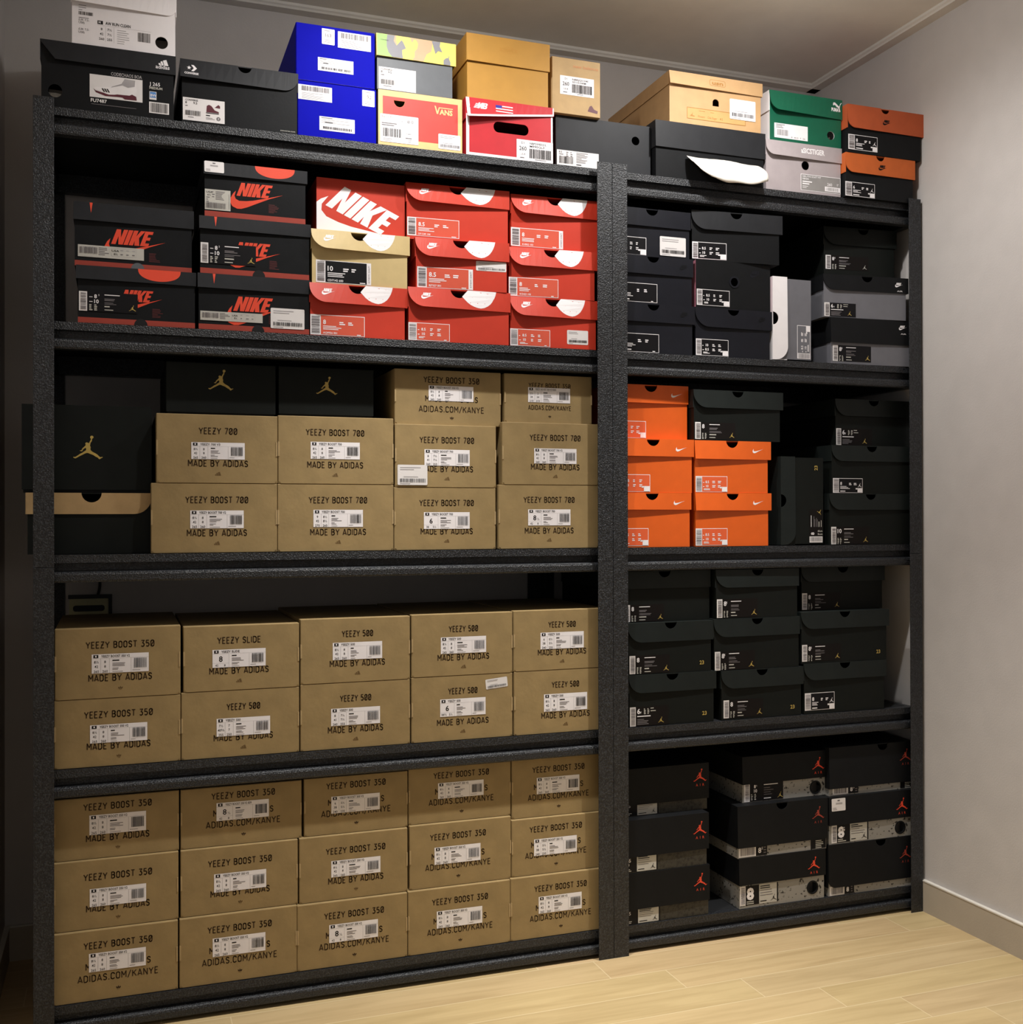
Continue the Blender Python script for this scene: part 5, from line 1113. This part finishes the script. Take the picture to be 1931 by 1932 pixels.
I = base('blkhole', 'black shoebox with round hole and white label, beneath the kraft box', 'mixed shoeboxes on top of the racks')
uc, vc = hole_c('blkholeh'); body(I, 'charcoal', holes=[circ(uc, vc, .0100)], lidded=False); sticker(I, LAB['blkhole'], 'cols')
I = base('nbk', 'kraft shoebox with faded orange lettering, right of the ochre box', 'mixed shoeboxes on top of the racks'); w, h, d = I['w'], I['h'], I['d']
mb = MB(); mb.box(-w/2, w/2, -d/2 + .0006, d/2, 0, h, 'kraft2'); mb.build('box_body', I['r'], None, .0014)
mb = MB(); prism(mb, [[(.0015, .001), (w - .0015, .001), (w - .0015, h - .0015), (.0015, h - .0015)]], lambda u, v: (u - w/2, -d/2, v), .001, 'kraft2', 'kraft_edge'); mb.build('end_flap', I['r'])
P = Print(I['front'], 1); P.text('new balance', .052, h - .0200, .0072, 'nb_text', bold=.01, width=.061); P.build('lettering', I['r'])
P = Print(I['front'], 1); P.poly([(w - .032, .012), (w - .008, .009), (w - .007, .015), (w - .016, .018), (w - .022, .026), (w - .027, .024)], 'maroon'); P.build('shoe_print', I['r'])
sticker(I, LAB['nbk'], '260', a='D1', c1='NBRJGS104I', c2='SD1101NRM')

I = base('paper', 'black shoebox with deep lid and white paper hanging out, beneath the tan box', 'mixed shoeboxes on top of the racks'); w, h = I['w'], I['h']
body(I, 'black'); lid(I, 'charcoal', bulge=.002)
# the sheet
n, mm = 22, 8; r = random.Random(3); mb = MB(); V = []
for j in range(mm+1):
    t = j/mm
    for i in range(n+1):
        q = i/n; left = 1.398 + .022*t*t; right = 1.592 + .002*t
        bot = 1.770 + .010*(2*q - 1)**2 + .010*max(0, .12 - q)/.12; top = 1.833 - .003*q
        V.append((left + (right - left)*q, .016 - .036*math.sin(min(1, t*1.15)*math.pi/2) + .004*math.sin(q*9 + t*3) + r.uniform(-.0007, .0007), top + (bot - top)*t + .002*math.sin(q*14)*t))
F = [(j*(n+1)+i, (j+1)*(n+1)+i, (j+1)*(n+1)+i+1, j*(n+1)+i+1) for j in range(mm) for i in range(n)]
mb.add(V, F, 'tissue'); o = mb.build('paper_sheet'); sm = o.modifiers.new('thickness', 'SOLIDIFY'); sm.thickness = .0006
for p in o.data.polygons: p.use_smooth = True
tag(o, 'crumpled white paper hanging out of a black shoebox on top of the right rack', 'paper')

I = base('brown', 'long tan shoebox with arched hole and gold oval emblem, on top of right rack', 'mixed shoeboxes on top of the racks'); w, h = I['w'], I['h']
uc, vc = hole_c('brownhole'); r = .0085
body(I, 'brown_card', holes=[[(uc - r, vc - .0085), (uc + r, vc - .0085)] + [(uc + r*math.cos(math.pi*i/12), vc + r*math.sin(math.pi*i/12)) for i in range(13)]]); tissue(I, uc, vc - .003, .009)
lid(I, 'brown_card', bulge=.006)
P = Print(I['front'], 1); P.rect(.0455, .0130, .2030, .0400, 'brown_label'); P.frame(.0455, .0130, .2030, .0400, .0013, 'brown_print', 1); P.poly([(.053, .0200), (.066, .0190), (.066, .0208), (.0600, .0220), (.0610, .0300), (.0590, .0250)], 'brown_print', 1); P.text('Flowers', .075, .0185, .0055, 'brown_print', width=.018); P.text('Oak Eager', .100, .0185, .0055, 'brown_print', width=.026); P.text('41', .133, .0180, .0065, 'brown_print', bold=.01); P.micro(.077, .0345, .018, 1, 1, .001, 'brown_print'); P.micro(.108, .034, .01, 1, 1, .001, 'brown_print'); P.build('printed_panel', I['r'])
P = Print(I['lidf'], 1); a, b = .125, h - .0155; P.poly([rrect(a - .0215, b - .0075, a + .0215, b + .0075, .0045), rrect(a - .0205, b - .0066, a + .0205, b + .0066, .0038)[::-1]], 'brown_print'); P.text('usn', a, b - .0042, .0088, 'brown_print', bold=.03, align='c', width=.030); P.build('logo', I['r'])
e = LAB['brown']; sticker(I, (e[0], e[1], e[2], e[3]), 'price', 'price_sticker', base_l=5, head=False, m='white')

I = base('asics', 'pale grey shoebox with round hole under its lid, below the green box', 'mixed shoeboxes on top of the racks'); w, h = I['w'], I['h']
uc, vc = hole_c('asicshole'); body(I, 'asics_grey', holes=[circ(uc, vc, .0110)]); lid(I, 'asics_grey', None, 'L', .020, .008)
P = Print(I['lidf'], 1); e = EXT['asicslogo']; P.text('aSICSTIGER', e[0], h - .0235, .0125, 'white', bold=.03, width=.068); P.build('logo', I['r'])
sticker(I, LAB['asics'], 'grey')
I = base('puma', 'green shoebox with white leaping cat, near the right end of the top', 'mixed shoeboxes on top of the racks'); w, h = I['w'], I['h']
uc, vc = hole_c('pumahole'); body(I, 'white', holes=[circ(uc, vc, .0105)], m_front='green'); tissue(I, uc, vc, .011); lid(I, 'green', None, 'L', .022, .012, m2='white')
P = Print(I['lidf'], 1); a = (EXT['pumalogo'][0] + EXT['pumalogo'][2])/2; P.shape(CAT, a + .002, h - .0185, .0240, 'white'); P.text('PUMA', a - .0155, h - .0300, .0080, 'white', bold=.06, width=.0215); P.build('logo', I['r'])
sticker(I, LAB['puma'], 'plain', m='white', nums='8  40.5  7  26')
for n, lb, cl, sz, kd in (('or2', 'black shoebox with burnt orange lid, lower of the pair at far right on top', 'rust2', '6', 1), ('or1', 'black shoebox with rust red lid, upper of the pair at far right on top', 'rust', '8', 0)):
    I = base(n, lb, 'mixed shoeboxes on top of the racks'); w, h = I['w'], I['h']
    body(I, 'black', notch=(.50*w, .0125)); lid(I, cl, (.50*w, .0125), 'L', .020, .004, m2=cl)
    e = EXT[n + 'logo']; P = Print(I['lidf'], 1); P.wordmark((e[0]+e[2])/2 - .006, h - I['lh']*.60, .0068, 'black'); P.build('logo', I['r'])
    sticker(I, LAB[n], 'outline', name='AIR JORDAN 1 RETRO HIGH', size=sz, m='label_black', mt='white', tab=True, man=True, strip=.22)
